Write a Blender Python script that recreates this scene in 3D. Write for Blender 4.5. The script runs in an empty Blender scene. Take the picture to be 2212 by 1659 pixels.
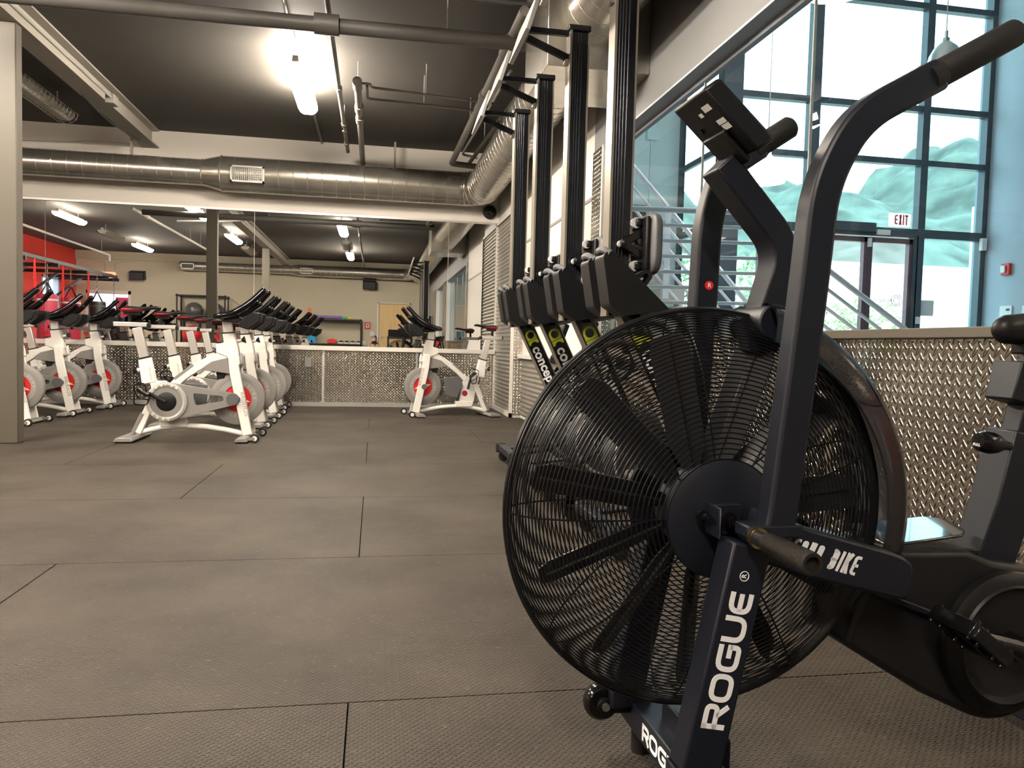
import bpy, bmesh, math, random
from math import sin, cos, pi, radians, sqrt, atan2
from mathutils import Vector, Matrix

random.seed(7)
S = bpy.context.scene
COL = S.collection

# ------------------------------------------------------------------ camera
cam_data = bpy.data.cameras.new('camera')
cam_data.sensor_fit = 'HORIZONTAL'
cam_data.sensor_width = 36.0
cam_data.lens = 1640.0 / 2212.0 * 36.0
cam_data.clip_start = 0.003
cam_data.clip_end = 300
cam = bpy.data.objects.new('camera', cam_data)
COL.objects.link(cam)
_yd = Vector((-296, 89.5, -1640)).normalized()
_zd = Vector((1, -0.0259, 0)).cross(_yd).normalized()
_xd = _yd.cross(_zd)
cam.matrix_world = Matrix(((_xd.x, _xd.y, _xd.z, 0.0), (_yd.x, _yd.y, _yd.z, 0.0), (_zd.x, _zd.y, _zd.z, 0.80), (0, 0, 0, 1)))
S.camera = cam

# ------------------------------------------------------------------ world, sun, exposure
SKY_STRENGTH = 4.8
SUN_STRENGTH = 5.0
LAMP_STRENGTH = 185.0
w = bpy.data.worlds.new('overcast_sky'); S.world = w; w.use_nodes = True
nt = w.node_tree; nt.nodes.clear()
o_ = nt.nodes.new('ShaderNodeOutputWorld'); b_ = nt.nodes.new('ShaderNodeBackground')
g_ = nt.nodes.new('ShaderNodeTexGradient'); tc_ = nt.nodes.new('ShaderNodeTexCoord'); mp_ = nt.nodes.new('ShaderNodeMapping')
cr_ = nt.nodes.new('ShaderNodeValToRGB')
mp_.inputs['Rotation'].default_value = (0, radians(90), 0)
nt.links.new(tc_.outputs['Generated'], mp_.inputs['Vector']); nt.links.new(mp_.outputs['Vector'], g_.inputs['Vector'])
cr_.color_ramp.elements[0].color = (0.80, 0.90, 1.0, 1); cr_.color_ramp.elements[1].color = (0.62, 0.80, 1.0, 1)
nt.links.new(g_.outputs['Fac'], cr_.inputs['Fac']); nt.links.new(cr_.outputs['Color'], b_.inputs['Color'])
b_.inputs['Strength'].default_value = SKY_STRENGTH
nt.links.new(b_.outputs['Background'], o_.inputs['Surface'])
sun_d = bpy.data.lights.new('sun', 'SUN'); sun_d.energy = SUN_STRENGTH; sun_d.angle = radians(3); sun_d.color = (1, 0.96, 0.9)
sun = bpy.data.objects.new('sun', sun_d); COL.objects.link(sun)
sun.rotation_euler = (radians(42), 0, radians(-8))
sun.location = (0, -20, 30)

S.view_settings.view_transform = 'Standard'; S.view_settings.look = 'None'
S.view_settings.gamma = 1.0; S.view_settings.use_curve_mapping = False
S.view_settings.exposure = 0.4
cy = S.cycles
cy.max_bounces = 7; cy.diffuse_bounces = 3; cy.glossy_bounces = 4; cy.transmission_bounces = 4; cy.transparent_max_bounces = 12
cy.caustics_reflective = False; cy.caustics_refractive = False
cy.use_adaptive_sampling = True; cy.adaptive_threshold = 0.02
cy.use_denoising = True
cy.sample_clamp_indirect = 4.0; cy.sample_clamp_direct = 0.0

# ------------------------------------------------------------------ materials
def _mat(name):
    m = bpy.data.materials.new(name); m.use_nodes = True
    nt = m.node_tree
    return m, nt, nt.nodes['Principled BSDF']
def M(name, col, rough=0.5, metal=0.0, var=0.06, vscale=6.0, bump=0.0, bscale=80.0, spec=0.5, coat=0.0, emit=None, estr=0.0, stretch=None):
    m, nt, p = _mat(name)
    N, L = nt.nodes.new, nt.links.new
    tc = N('ShaderNodeTexCoord'); no = N('ShaderNodeTexNoise'); no.inputs['Scale'].default_value = vscale; no.inputs['Detail'].default_value = 3
    vec = tc.outputs['Object']
    if stretch:
        mp = N('ShaderNodeMapping'); mp.inputs['Scale'].default_value = stretch; L(vec, mp.inputs['Vector']); vec = mp.outputs['Vector']
    L(vec, no.inputs['Vector'])
    r = N('ShaderNodeValToRGB')
    a = [max(0, c * (1 - var)) for c in col[:3]]; b = [min(1, c * (1 + var)) for c in col[:3]]
    r.color_ramp.elements[0].position = 0.3; r.color_ramp.elements[1].position = 0.7
    r.color_ramp.elements[0].color = (*a, 1); r.color_ramp.elements[1].color = (*b, 1)
    L(no.outputs['Fac'], r.inputs['Fac']); L(r.outputs['Color'], p.inputs['Base Color'])
    p.inputs['Roughness'].default_value = rough; p.inputs['Metallic'].default_value = metal
    p.inputs['Specular IOR Level'].default_value = spec; p.inputs['Coat Weight'].default_value = coat
    if bump:
        n2 = N('ShaderNodeTexNoise'); n2.inputs['Scale'].default_value = bscale; n2.inputs['Detail'].default_value = 2
        bp = N('ShaderNodeBump'); bp.inputs['Strength'].default_value = bump; bp.inputs['Distance'].default_value = 0.002
        L(vec, n2.inputs['Vector']); L(n2.outputs['Fac'], bp.inputs['Height']); L(bp.outputs['Normal'], p.inputs['Normal'])
    if emit:
        p.inputs['Emission Color'].default_value = (*emit, 1); p.inputs['Emission Strength'].default_value = estr
    return m
def schlick(nt, f0):
    """reflectance of a thin pane, the same from both of its sides"""
    N, L = nt.nodes.new, nt.links.new
    g = N('ShaderNodeNewGeometry'); d = N('ShaderNodeVectorMath'); d.operation = 'DOT_PRODUCT'
    L(g.outputs['Normal'], d.inputs[0]); L(g.outputs['Incoming'], d.inputs[1])
    prev = d.outputs['Value']
    for op, a, b in (('ABSOLUTE', None, None), ('SUBTRACT', 1.0, 'x'), ('POWER', 'x', 5.0), ('MULTIPLY', 'x', 1 - f0), ('ADD', 'x', f0)):
        m = N('ShaderNodeMath'); m.operation = op
        if op == 'SUBTRACT': m.inputs[0].default_value = a; L(prev, m.inputs[1])
        else:
            L(prev, m.inputs[0])
            if b is not None: m.inputs[1].default_value = b
        prev = m.outputs[0]
    return prev
def glass(name, tint, f0=0.07, rough=0.0):
    m = bpy.data.materials.new(name); m.use_nodes = True; nt = m.node_tree; nt.nodes.clear()
    N, L = nt.nodes.new, nt.links.new
    o = N('ShaderNodeOutputMaterial'); t = N('ShaderNodeBsdfTransparent'); g = N('ShaderNodeBsdfGlossy'); mx = N('ShaderNodeMixShader')
    t.inputs['Color'].default_value = (*tint, 1); g.inputs['Roughness'].default_value = rough
    L(schlick(nt, f0), mx.inputs['Fac']); L(t.outputs[0], mx.inputs[1]); L(g.outputs[0], mx.inputs[2]); L(mx.outputs[0], o.inputs['Surface'])
    return m

class X:  # tiny expression builder over math nodes
    def __init__(s, nt, v): s.nt = nt; s.v = v
    def op(s, o, *a):
        n = s.nt.nodes.new('ShaderNodeMath'); n.operation = o
        for i, q in enumerate((s,) + a):
            if isinstance(q, X): s.nt.links.new(q.v, n.inputs[i])
            else: n.inputs[i].default_value = q
        return X(s.nt, n.outputs[0])
    def __add__(s, q): return s.op('ADD', q)
    def __sub__(s, q): return s.op('SUBTRACT', q)
    def __mul__(s, q): return s.op('MULTIPLY', q)

def tread(name, axes, pitch, col, rough, metal, Lh, Wh, ang, depth, strength, var=0.1, stains=None, spec=0.5):
    """raised lozenge lugs in two crossing directions (tread plate, rubber mat)"""
    m, nt, p = _mat(name); N, L = nt.nodes.new, nt.links.new
    ge = N('ShaderNodeNewGeometry'); sp = N('ShaderNodeSeparateXYZ'); L(ge.outputs['Position'], sp.inputs[0])
    a = X(nt, sp.outputs[axes[0]]) * (1 / pitch[0]); b = X(nt, sp.outputs[axes[1]]) * (1 / pitch[1])
    hs = []
    for k, sg in ((0.0, 1), (0.5, -1)):
        qa = (a + k).op('FRACT') - 0.5; qb = (b + k).op('FRACT') - 0.5
        ca, sa = cos(sg * ang), sin(sg * ang)
        x = (qa * ca) + (qb * sa); y = (qb * ca) - (qa * sa)
        d = (x * (1 / Lh)).op('POWER', 2.0) + (y * (1 / Wh)).op('POWER', 2.0)
        hs.append((d * -1.0 + 1.0).op('MAXIMUM', 0.0).op('SQRT'))
    h = hs[0].op('MAXIMUM', hs[1])
    bp = N('ShaderNodeBump'); bp.inputs['Strength'].default_value = strength; bp.inputs['Distance'].default_value = depth
    L(h.v, bp.inputs['Height']); L(bp.outputs['Normal'], p.inputs['Normal'])
    no = N('ShaderNodeTexNoise'); no.inputs['Scale'].default_value = 1.6; no.inputs['Detail'].default_value = 5; no.inputs['Roughness'].default_value = 0.6
    L(ge.outputs['Position'], no.inputs['Vector'])
    r = N('ShaderNodeValToRGB'); r.color_ramp.elements[0].position = 0.35; r.color_ramp.elements[1].position = 0.68
    r.color_ramp.elements[0].color = (*[c * (1 - var) for c in col], 1); r.color_ramp.elements[1].color = (*[min(1, c * (1 + var)) for c in col], 1)
    L(no.outputs['Fac'], r.inputs['Fac'])
    if stains:
        n2 = N('ShaderNodeTexNoise'); n2.inputs['Scale'].default_value = 55; n2.inputs['Detail'].default_value = 2; L(ge.outputs['Position'], n2.inputs['Vector'])
        r2 = N('ShaderNodeValToRGB'); r2.color_ramp.elements[0].position = 0.62; r2.color_ramp.elements[1].position = 0.75
        r2.color_ramp.elements[0].color = (0, 0, 0, 1); r2.color_ramp.elements[1].color = (0.35, 0.35, 0.35, 1); L(n2.outputs['Fac'], r2.inputs['Fac'])
        mx = N('ShaderNodeMix'); mx.data_type = 'RGBA'; L(r2.outputs['Color'], mx.inputs['Factor']); L(r.outputs['Color'], mx.inputs['A']); mx.inputs['B'].default_value = (*stains, 1)
        L(mx.outputs['Result'], p.inputs['Base Color'])
    else: L(r.outputs['Color'], p.inputs['Base Color'])
    p.inputs['Roughness'].default_value = rough; p.inputs['Metallic'].default_value = metal; p.inputs['Specular IOR Level'].default_value = spec
    return m

m_ceiling = M('ceiling_paint', (0.047, 0.0425, 0.037), 0.75, var=0.08, vscale=0.8)
m_mural = M('cream_wall_paint', (0.78, 0.735, 0.67), 0.6, var=0.02, vscale=1)
m_white_wall = M('white_wall_paint', (0.74, 0.71, 0.67), 0.45, var=0.02, vscale=1)
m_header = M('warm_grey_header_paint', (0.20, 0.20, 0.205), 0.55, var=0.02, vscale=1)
m_grey_wall = M('taupe_grey_paint', (0.50, 0.455, 0.345), 0.6, var=0.03, vscale=1)
m_red_wall = M('red_wall_paint', (0.55, 0.03, 0.022), 0.55, var=0.05, vscale=1)
m_blue_wall = M('blue_grey_paint', (0.36, 0.42, 0.47), 0.6, var=0.03, vscale=1)
m_lobby_wall = M('lobby_pale_paint', (0.60, 0.76, 0.76), 0.6, var=0.02, vscale=1)
m_lobby_floor = M('lobby_tile', (0.42, 0.42, 0.40), 0.35, var=0.08, vscale=2)
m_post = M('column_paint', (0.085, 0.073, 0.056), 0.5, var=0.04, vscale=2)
m_beam = M('beam_paint', (0.36, 0.335, 0.29), 0.5, var=0.05, vscale=2)
m_darkpipe = M('dark_painted_pipe', (0.085, 0.08, 0.075), 0.5, var=0.08)
m_pipe = M('painted_pipe', (0.17, 0.155, 0.14), 0.45, var=0.08)
m_conduit = M('grey_conduit', (0.30, 0.29, 0.27), 0.4, var=0.08)
m_trim = M('white_trim_paint', (0.72, 0.69, 0.64), 0.4, var=0.02)
m_alu = M('aluminium_trim', (0.62, 0.60, 0.57), 0.35, metal=0.8, var=0.05)
m_header_grey = M('header_grey_paint', (0.42, 0.47, 0.54), 0.5, var=0.02)
m_duct = M('galvanised_steel', (0.58, 0.555, 0.50), 0.24, metal=0.86, var=0.12, vscale=9, bump=0.15, bscale=10, stretch=(1, 1, 1))
m_corr = M('corrugated_galvanised', (0.70, 0.675, 0.62), 0.3, metal=0.9, var=0.06, vscale=4)
m_plate_xz = tread('tread_plate_mirror_side', ('X', 'Z'), (0.037, 0.034), (0.60, 0.56, 0.505), 0.15, 1.0, 0.47, 0.17, radians(60), 0.0045, 1.0)
m_plate_yz = tread('tread_plate_window_side', ('Y', 'Z'), (0.037, 0.034), (0.60, 0.56, 0.505), 0.15, 1.0, 0.47, 0.17, radians(60), 0.0045, 1.0)
m_floor = tread('rubber_mat', ('X', 'Y'), (0.0165, 0.0165), (0.054, 0.044, 0.035), 0.6, 0.0, 0.44, 0.19, radians(24), 0.004, 1.0, var=0.32, stains=(0.14, 0.12, 0.10), spec=0.2)
m_gap = M('mat_gap_subfloor', (0.02, 0.018, 0.016), 0.9)  # dark subfloor showing in the joints between mats
m_mirror = M('silver_mirror', (0.86, 0.87, 0.86), 0.0, metal=1.0, var=0.0)
m_black = M('black_plastic', (0.007, 0.007, 0.008), 0.42, var=0.15, bump=0.1, bscale=300, spec=0.28)
m_gloss = M('gloss_black_plastic', (0.005, 0.005, 0.006), 0.14, var=0.1, spec=0.4)
m_powder = M('black_powder_coat', (0.0065, 0.008, 0.014), 0.42, var=0.1, bump=0.08, bscale=700, spec=0.32)
m_blade = M('satin_black_blade', (0.014, 0.015, 0.018), 0.28, var=0.1, spec=0.7)
m_wire = M('black_wire', (0.006, 0.006, 0.007), 0.32, var=0.1, spec=0.22)
m_topplate = M('polished_black_plate', (0.02, 0.02, 0.02), 0.08, var=0.0, spec=0.9, coat=1.0)
m_rubber = M('black_rubber', (0.009, 0.009, 0.009), 0.6, var=0.1, bump=0.3, bscale=200, spec=0.3)
m_railstrip = M('brushed_rail_strip', (0.36, 0.33, 0.28), 0.35, metal=0.7, var=0.05)
m_greytrim = M('grey_plastic', (0.095, 0.096, 0.102), 0.45, var=0.05)
m_darkgrey = M('dark_grey_plastic', (0.035, 0.035, 0.038), 0.5, var=0.08, spec=0.35)
m_railmetal = M('dark_anodised_rail', (0.035, 0.038, 0.045), 0.22, metal=0.9, var=0.1, stretch=(40, 40, 0.6))
m_bwhite = M('white_enamel', (0.80, 0.775, 0.73), 0.28, var=0.02, coat=0.3)
m_bgrey = M('silver_grey_plastic', (0.205, 0.195, 0.185), 0.4, var=0.04)
m_steel = M('brushed_steel', (0.62, 0.61, 0.60), 0.28, metal=1.0, var=0.06)
m_chrome = M('chrome', (0.78, 0.78, 0.78), 0.1, metal=1.0, var=0.02)
m_red = M('red_plastic', (0.62, 0.02, 0.02), 0.4, var=0.06)
m_redvinyl = M('red_saddle_vinyl', (0.30, 0.012, 0.018), 0.5, var=0.08)
m_cream = M('cream_star_print', (0.78, 0.70, 0.52), 0.5, var=0.03)
m_lettergrey = M('grey_lettering', (0.42, 0.405, 0.385), 0.5, var=0.02)
m_letterwhite = M('white_lettering', (0.80, 0.80, 0.82), 0.5, var=0.01)
m_letterlime = M('lime_lettering', (0.50, 0.55, 0.03), 0.5, var=0.02)
m_paper = M('white_paper', (0.80, 0.80, 0.78), 0.7, var=0.02)
m_wood = M('pale_maple_veneer', (0.68, 0.47, 0.22), 0.4, var=0.1, vscale=3, stretch=(6, 6, 0.6))
m_frame_dark = M('dark_bronze_frame', (0.055, 0.075, 0.09), 0.4, var=0.05)
m_rail = M('pale_grey_rail_paint', (0.80, 0.83, 0.88), 0.35, var=0.03)
m_lobbyglass = glass('teal_tinted_glass', (0.62, 0.90, 0.88))
m_clearglass = glass('clear_glass', (0.96, 0.985, 0.985), f0=0.05)
m_smoke = None
m_lamp = M('lit_lamp_lens', (0.9, 0.9, 0.9), 0.4, var=0.0, emit=(1.0, 0.88, 0.73), estr=LAMP_STRENGTH)
m_lens_off = M('unlit_lamp_lens', (0.62, 0.60, 0.52), 0.35, var=0.03)
m_lamp_house = M('lamp_housing_paint', (0.55, 0.52, 0.46), 0.4, var=0.04)
m_pend_lit = M('lit_pendant_glass', (0.9, 0.9, 0.9), 0.3, var=0.0, emit=(0.95, 0.97, 1.0), estr=22.0)
m_orange = M('orange_plastic', (0.85, 0.17, 0.015), 0.45, var=0.04)
m_purple = M('purple_foam', (0.20, 0.10, 0.36), 0.6, var=0.05)
m_green = M('green_foam', (0.05, 0.42, 0.16), 0.6, var=0.05)
m_yellow = M('yellow_foam', (0.75, 0.70, 0.04), 0.6, var=0.05)
m_blue = M('blue_plastic', (0.02, 0.27, 0.52), 0.45, var=0.05)
m_magenta = M('crimson_vinyl', (0.33, 0.012, 0.04), 0.5, var=0.06)
m_ball = M('dark_grey_vinyl', (0.05, 0.05, 0.052), 0.25, var=0.05)
m_skin = M('skin', (0.58, 0.36, 0.27), 0.5, var=0.05, vscale=20)
m_hair = M('dark_brown_hair', (0.035, 0.022, 0.016), 0.5, var=0.2, vscale=60)
m_shirt = M('black_tshirt_cloth', (0.02, 0.02, 0.024), 0.85, var=0.1)
m_pants = M('charcoal_leggings', (0.03, 0.03, 0.036), 0.8, var=0.1)
m_brass = M('brass_washer', (0.62, 0.50, 0.28), 0.25, metal=1.0, var=0.05)
m_knurl = M('black_knurled_grip', (0.02, 0.017, 0.013), 0.26, metal=0.5, var=0.1, bump=0.6, bscale=1300)
m_leaf = M('leaf_green', (0.16, 0.30, 0.11), 0.6, var=0.3, vscale=3)
m_bark = M('bark', (0.12, 0.09, 0.07), 0.9, var=0.2)
m_hill = M('hillside_scrub', (0.085, 0.115, 0.095), 0.95, var=0.5, vscale=0.55)
m_pave = M('pale_paving', (0.62, 0.60, 0.56), 0.8, var=0.06, vscale=1)
m_plaster = M('pale_plaster', (0.72, 0.70, 0.66), 0.8, var=0.03, vscale=1)
m_skirt_red = M('red_exit_lettering', (0.75, 0.05, 0.06), 0.5, var=0.02)

def smoke():
    m = bpy.data.materials.new('smoked_plastic'); m.use_nodes = True; nt = m.node_tree; nt.nodes.clear()
    N, L = nt.nodes.new, nt.links.new
    o = N('ShaderNodeOutputMaterial'); t = N('ShaderNodeBsdfTransparent'); g = N('ShaderNodeBsdfGlossy'); d = N('ShaderNodeBsdfDiffuse'); mx = N('ShaderNodeMixShader'); m2 = N('ShaderNodeMixShader')
    t.inputs['Color'].default_value = (0.42, 0.42, 0.44, 1); g.inputs['Roughness'].default_value = 0.06; d.inputs['Color'].default_value = (0.02, 0.02, 0.024, 1)
    m2.inputs['Fac'].default_value = 0.5
    L(t.outputs[0], m2.inputs[1]); L(d.outputs[0], m2.inputs[2])
    L(schlick(nt, 0.10), mx.inputs['Fac']); L(m2.outputs[0], mx.inputs[1]); L(g.outputs[0], mx.inputs[2]); L(mx.outputs[0], o.inputs['Surface'])
    return m
m_smoke = smoke()

# ------------------------------------------------------------------ mesh helpers
def arc(cx, cy, r, a0, a1, n=8, ry=None):
    ry = r if ry is None else ry
    return [(cx + r * cos(radians(a0 + (a1 - a0) * i / n)), cy + ry * sin(radians(a0 + (a1 - a0) * i / n))) for i in range(n + 1)]
def fillet(pts, r, n=5, closed=False):
    out = []; N = len(pts); V = [Vector(p) for p in pts]
    for i in range(N):
        if not closed and i in (0, N - 1): out.append(V[i]); continue
        a, b, c = V[i - 1], V[i], V[(i + 1) % N]
        d1, d2 = (a - b), (c - b); l = min(r, d1.length * 0.45, d2.length * 0.45)
        p, q = b + d1.normalized() * l, b + d2.normalized() * l
        for k in range(n + 1):
            t = k / n; out.append(p * (1 - t) ** 2 + b * 2 * t * (1 - t) + q * t * t)
    return out
def offset_poly(pts, half, closed=False):
    """left/right offsets of a 2D polyline with mitred joints; half may be a list"""
    V = [Vector((p[0], p[1])) for p in pts]; N = len(V); Lf, Rt = [], []
    for i in range(N):
        h = half[i] if isinstance(half, (list, tuple)) else half
        if closed: a, b = V[i] - V[i - 1], V[(i + 1) % N] - V[i]
        else:
            a = V[i] - V[i - 1] if i else V[1] - V[0]
            b = V[i + 1] - V[i] if i < N - 1 else V[-1] - V[-2]
        a = a.normalized(); b = b.normalized(); t = (a + b)
        t = a if t.length < 1e-6 else t.normalized()
        nrm = Vector((-t.y, t.x)); k = 1 / max(0.35, t.dot(a))
        Lf.append(V[i] + nrm * h * k); Rt.append(V[i] - nrm * h * k)
    return Lf, Rt

class MB:
    def __init__(s): s.b = bmesh.new(); s.mi = 0
    def _face(s, vs):
        try:
            f = s.b.faces.new(vs); f.material_index = s.mi; return f
        except ValueError: return None
    def box(s, c, d, rot=None):
        hx, hy, hz = d[0] / 2, d[1] / 2, d[2] / 2; R = rot.to_3x3() if rot is not None else Matrix.Identity(3); c = Vector(c)
        v = [s.b.verts.new(c + R @ Vector((x, y, z))) for x in (-hx, hx) for y in (-hy, hy) for z in (-hz, hz)]
        for q in ((0, 1, 3, 2), (4, 6, 7, 5), (0, 4, 5, 1), (2, 3, 7, 6), (0, 2, 6, 4), (1, 5, 7, 3)): s._face([v[i] for i in q])
        return s
    def bx(s, x0, x1, y0, y1, z0, z1): return s.box(((x0 + x1) / 2, (y0 + y1) / 2, (z0 + z1) / 2), (abs(x1 - x0), abs(y1 - y0), abs(z1 - z0)))
    def prism(s, poly, y0, y1, fn=None):
        fn = fn or (lambda a, b, y: Vector((a, y, b)))
        A = [s.b.verts.new(fn(p[0], p[1], y0)) for p in poly]; B = [s.b.verts.new(fn(p[0], p[1], y1)) for p in poly]
        s._face(A); s._face(B[::-1]); n = len(poly)
        for i in range(n): s._face([A[i], B[i], B[(i + 1) % n], A[(i + 1) % n]])
        return s
    def ribbon(s, path, width, y0, y1, closed=False, fn=None):
        fn = fn or (lambda a, b, y: Vector((a, y, b)))
        hw = [x / 2 for x in width] if isinstance(width, (list, tuple)) else width / 2
        Lf, Rt = offset_poly(path, hw, closed); n = len(Lf)
        r = [[s.b.verts.new(fn(p.x, p.y, y)) for p in q] for q in (Lf, Rt) for y in (y0, y1)]
        a0, a1, c0, c1 = r
        for i in range(n if closed else n - 1):
            j = (i + 1) % n
            s._face([a0[i], a0[j], c0[j], c0[i]]); s._face([a1[i], c1[i], c1[j], a1[j]])
            s._face([a0[i], a1[i], a1[j], a0[j]]); s._face([c0[i], c0[j], c1[j], c1[i]])
        if not closed:
            s._face([a0[0], c0[0], c1[0], a1[0]]); s._face([a0[-1], a1[-1], c1[-1], c0[-1]])
        return s
    def tube(s, path, r, seg=10, closed=False, cap=True):
        P = [Vector(p) for p in path]; n = len(P); up = None; rings = []
        for i in range(n):
            if closed: t = (P[(i + 1) % n] - P[i - 1])
            else: t = P[min(i + 1, n - 1)] - P[max(i - 1, 0)]
            t.normalize()
            if up is None:
                up = Vector((0, 0, 1)) if abs(t.z) < 0.9 else Vector((1, 0, 0))
            up = (up - t * up.dot(t)).normalized(); sd = t.cross(up)
            rr = r[i] if isinstance(r, (list, tuple)) else r
            rings.append([s.b.verts.new(P[i] + (up * cos(2 * pi * k / seg) + sd * sin(2 * pi * k / seg)) * rr) for k in range(seg)])
        for i in range(n if closed else n - 1):
            A, B = rings[i], rings[(i + 1) % n]
            for k in range(seg): s._face([A[k], A[(k + 1) % seg], B[(k + 1) % seg], B[k]])
        if cap and not closed: s._face(rings[0][::-1]); s._face(rings[-1])
        return s
    def cyl(s, a, b, r, r2=None, seg=20): return s.tube([a, b], [r, r if r2 is None else r2], seg)
    def lathe(s, prof, o=(0, 0, 0), axis=(0, 0, 1), seg=32, a0=0, a1=360, cap=False):
        """prof: (radius, along-axis)"""
        ax = Vector(axis).normalized(); e1 = ax.orthogonal().normalized()
        if abs(ax.y) > 0.99: e1 = Vector((1, 0, 0))
        if abs(ax.z) > 0.99: e1 = Vector((1, 0, 0))
        e2 = ax.cross(e1); o = Vector(o); full = abs(a1 - a0) >= 359.9; n = seg if full else seg + 1
        G = []
        for i in range(n):
            t = radians(a0 + (a1 - a0) * i / seg); d = e1 * cos(t) + e2 * sin(t)
            G.append([s.b.verts.new(o + d * p[0] + ax * p[1]) for p in prof])
        for i in range(seg):
            A, B = G[i], G[(i + 1) % n]
            for k in range(len(prof) - 1): s._face([A[k], B[k], B[k + 1], A[k + 1]])
        bmesh.ops.remove_doubles(s.b, verts=[v for g in G for v in g], dist=1e-6)
        return s
    def ball(s, c, r, seg=20, rings=12, sc=(1, 1, 1), rot=None):
        m = Matrix.Translation(Vector(c)) @ (rot.to_4x4() if rot is not None else Matrix.Identity(4)) @ Matrix.Diagonal((r * sc[0], r * sc[1], r * sc[2], 1))
        q = bmesh.ops.create_uvsphere(s.b, u_segments=seg, v_segments=rings, radius=1, matrix=m)
        for v in q['verts']:
            for f in v.link_faces: f.material_index = s.mi
        return s
    def grid(s, fn, nu, nv):
        G = [[s.b.verts.new(fn(i / nu, j / nv)) for j in range(nv + 1)] for i in range(nu + 1)]
        for i in range(nu):
            for j in range(nv): s._face([G[i][j], G[i + 1][j], G[i + 1][j + 1], G[i][j + 1]])
        return s
    def build(s, name, mat, parent=None, bevel=0.0, ang=35, seg=2, subd=0, normals=True):
        if normals: bmesh.ops.recalc_face_normals(s.b, faces=s.b.faces)
        me = bpy.data.meshes.new(name); s.b.to_mesh(me); s.b.free()
        for m in (mat if isinstance(mat, (list, tuple)) else [mat]): me.materials.append(m)
        for p in me.polygons: p.use_smooth = True
        me.set_sharp_from_angle(angle=radians(ang))
        o = bpy.data.objects.new(name, me); COL.objects.link(o)
        if parent: o.parent = parent
        if bevel:
            md = o.modifiers.new('bevel', 'BEVEL'); md.width = bevel; md.segments = seg; md.limit_method = 'ANGLE'; md.angle_limit = radians(40)
        if subd:
            md = o.modifiers.new('sub', 'SUBSURF'); md.levels = subd; md.render_levels = subd
        return o
def struct(o, **k): o['kind'] = 'structure'; return o
def tag(o, label, cat, group=None, kind=None):
    o['label'] = label; o['category'] = cat
    if group: o['group'] = group
    if kind: o['kind'] = kind
    return o
def thing(name, label, cat, loc=(0, 0, 0), rz=0.0, group=None):
    o = bpy.data.objects.new(name, None); o.empty_display_size = 0.1; COL.objects.link(o)
    o.location = loc; o.rotation_euler = (0, 0, rz); return tag(o, label, cat, group)
KIDS = {}
def copy_tree(o, parent=None):
    c = o.copy(); COL.objects.link(c)
    if parent: c.parent = parent
    for ch in list(o.children): copy_tree(ch, c)
    return c

# lettering: strokes drawn as ribbons, letter cell 1 high
def LT(ch, wd):
    a = 0.1
    if ch == 'R': return [([(a, 0), (a, 1)], 0), (fillet([(0, .9), (wd - a, .9), (wd - a, .46), (0, .46)], .22), 0), ([(wd * .52, .46), (wd - .04, 0)], 0)]
    if ch == 'O': return [(fillet([(a, a), (wd - a, a), (wd - a, 1 - a), (a, 1 - a)], .34, closed=True), 1)]
    if ch == 'G': return [(fillet([(wd - .02, .9), (a, .9), (a, .1), (wd - a, .1), (wd - a, .5)], .34), 0), ([(wd * .5, .5), (wd, .5)], 0)]
    if ch == 'U': return [(fillet([(a, 1), (a, .1), (wd - a, .1), (wd - a, 1)], .36), 0)]
    if ch == 'E': return [(fillet([(wd, .9), (a, .9), (a, .1), (wd, .1)], .34), 0), ([(a, .5), (wd * .95, .5)], 0)]
    if ch == 'e': return [([(wd, .9), (0, .9)], 0), ([(a, 1), (a, 0)], 0), ([(0, .1), (wd, .1)], 0), ([(a, .5), (wd * .9, .5)], 0)]
    if ch == 'C': return [(fillet([(wd - a, .66), (wd - a, .9), (a, .9), (a, .1), (wd - a, .1), (wd - a, .34)], .16), 0)]
    if ch == 'H': return [([(a, 0), (a, 1)], 0), ([(wd - a, 0), (wd - a, 1)], 0), ([(a, .5), (wd - a, .5)], 0)]
    if ch == 'B': return [([(a, 0), (a, 1)], 0), (fillet([(0, .9), (wd - a, .9), (wd - a, .5), (0, .5)], .14), 0), (fillet([(0, .5), (wd - a, .5), (wd - a, .1), (0, .1)], .14), 0)]
    if ch == 'I': return [([(wd / 2, 0), (wd / 2, 1)], 0)]
    if ch == 'K': return [([(a, 0), (a, 1)], 0), ([(wd - .05, 1), (a, .42)], 0), ([(wd * .42, .62), (wd - .04, 0)], 0)]
    if ch == 'S': return [(fillet([(wd - a, .72), (wd - a, .9), (a, .9), (a, .5), (wd - a, .5), (wd - a, .1), (a, .1), (a, .28)], .16), 0)]
    if ch == 'W': return [([(a, 1), (wd * .3, 0), (wd * .5, .8), (wd * .7, 0), (wd - a, 1)], 0)]
    if ch == 'N': return [([(a, 0), (a, 1)], 0), ([(wd - a, 0), (wd - a, 1)], 0), ([(a, 1), (wd - a, 0)], 0)]
    if ch == 'D': return [(fillet([(a, .9), (wd - a, .9), (wd - a, .1), (a, .1)], .34, closed=True), 1)]
    if ch == 'A': return [([(0.02, 0), (wd / 2, 1), (wd - .02, 0)], 0), ([(wd * .25, .34), (wd * .75, .34)], 0)]
    if ch == 'L': return [([(a, 1), (a, 0)], 0), ([(0, .1), (wd, .1)], 0)]
    if ch == 'X': return [([(a, 0), (wd - a, 1)], 0), ([(a, 1), (wd - a, 0)], 0)]
    if ch == 'T': return [([(wd / 2, 0), (wd / 2, 1)], 0), ([(0, .9), (wd, .9)], 0)]
    return []
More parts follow.
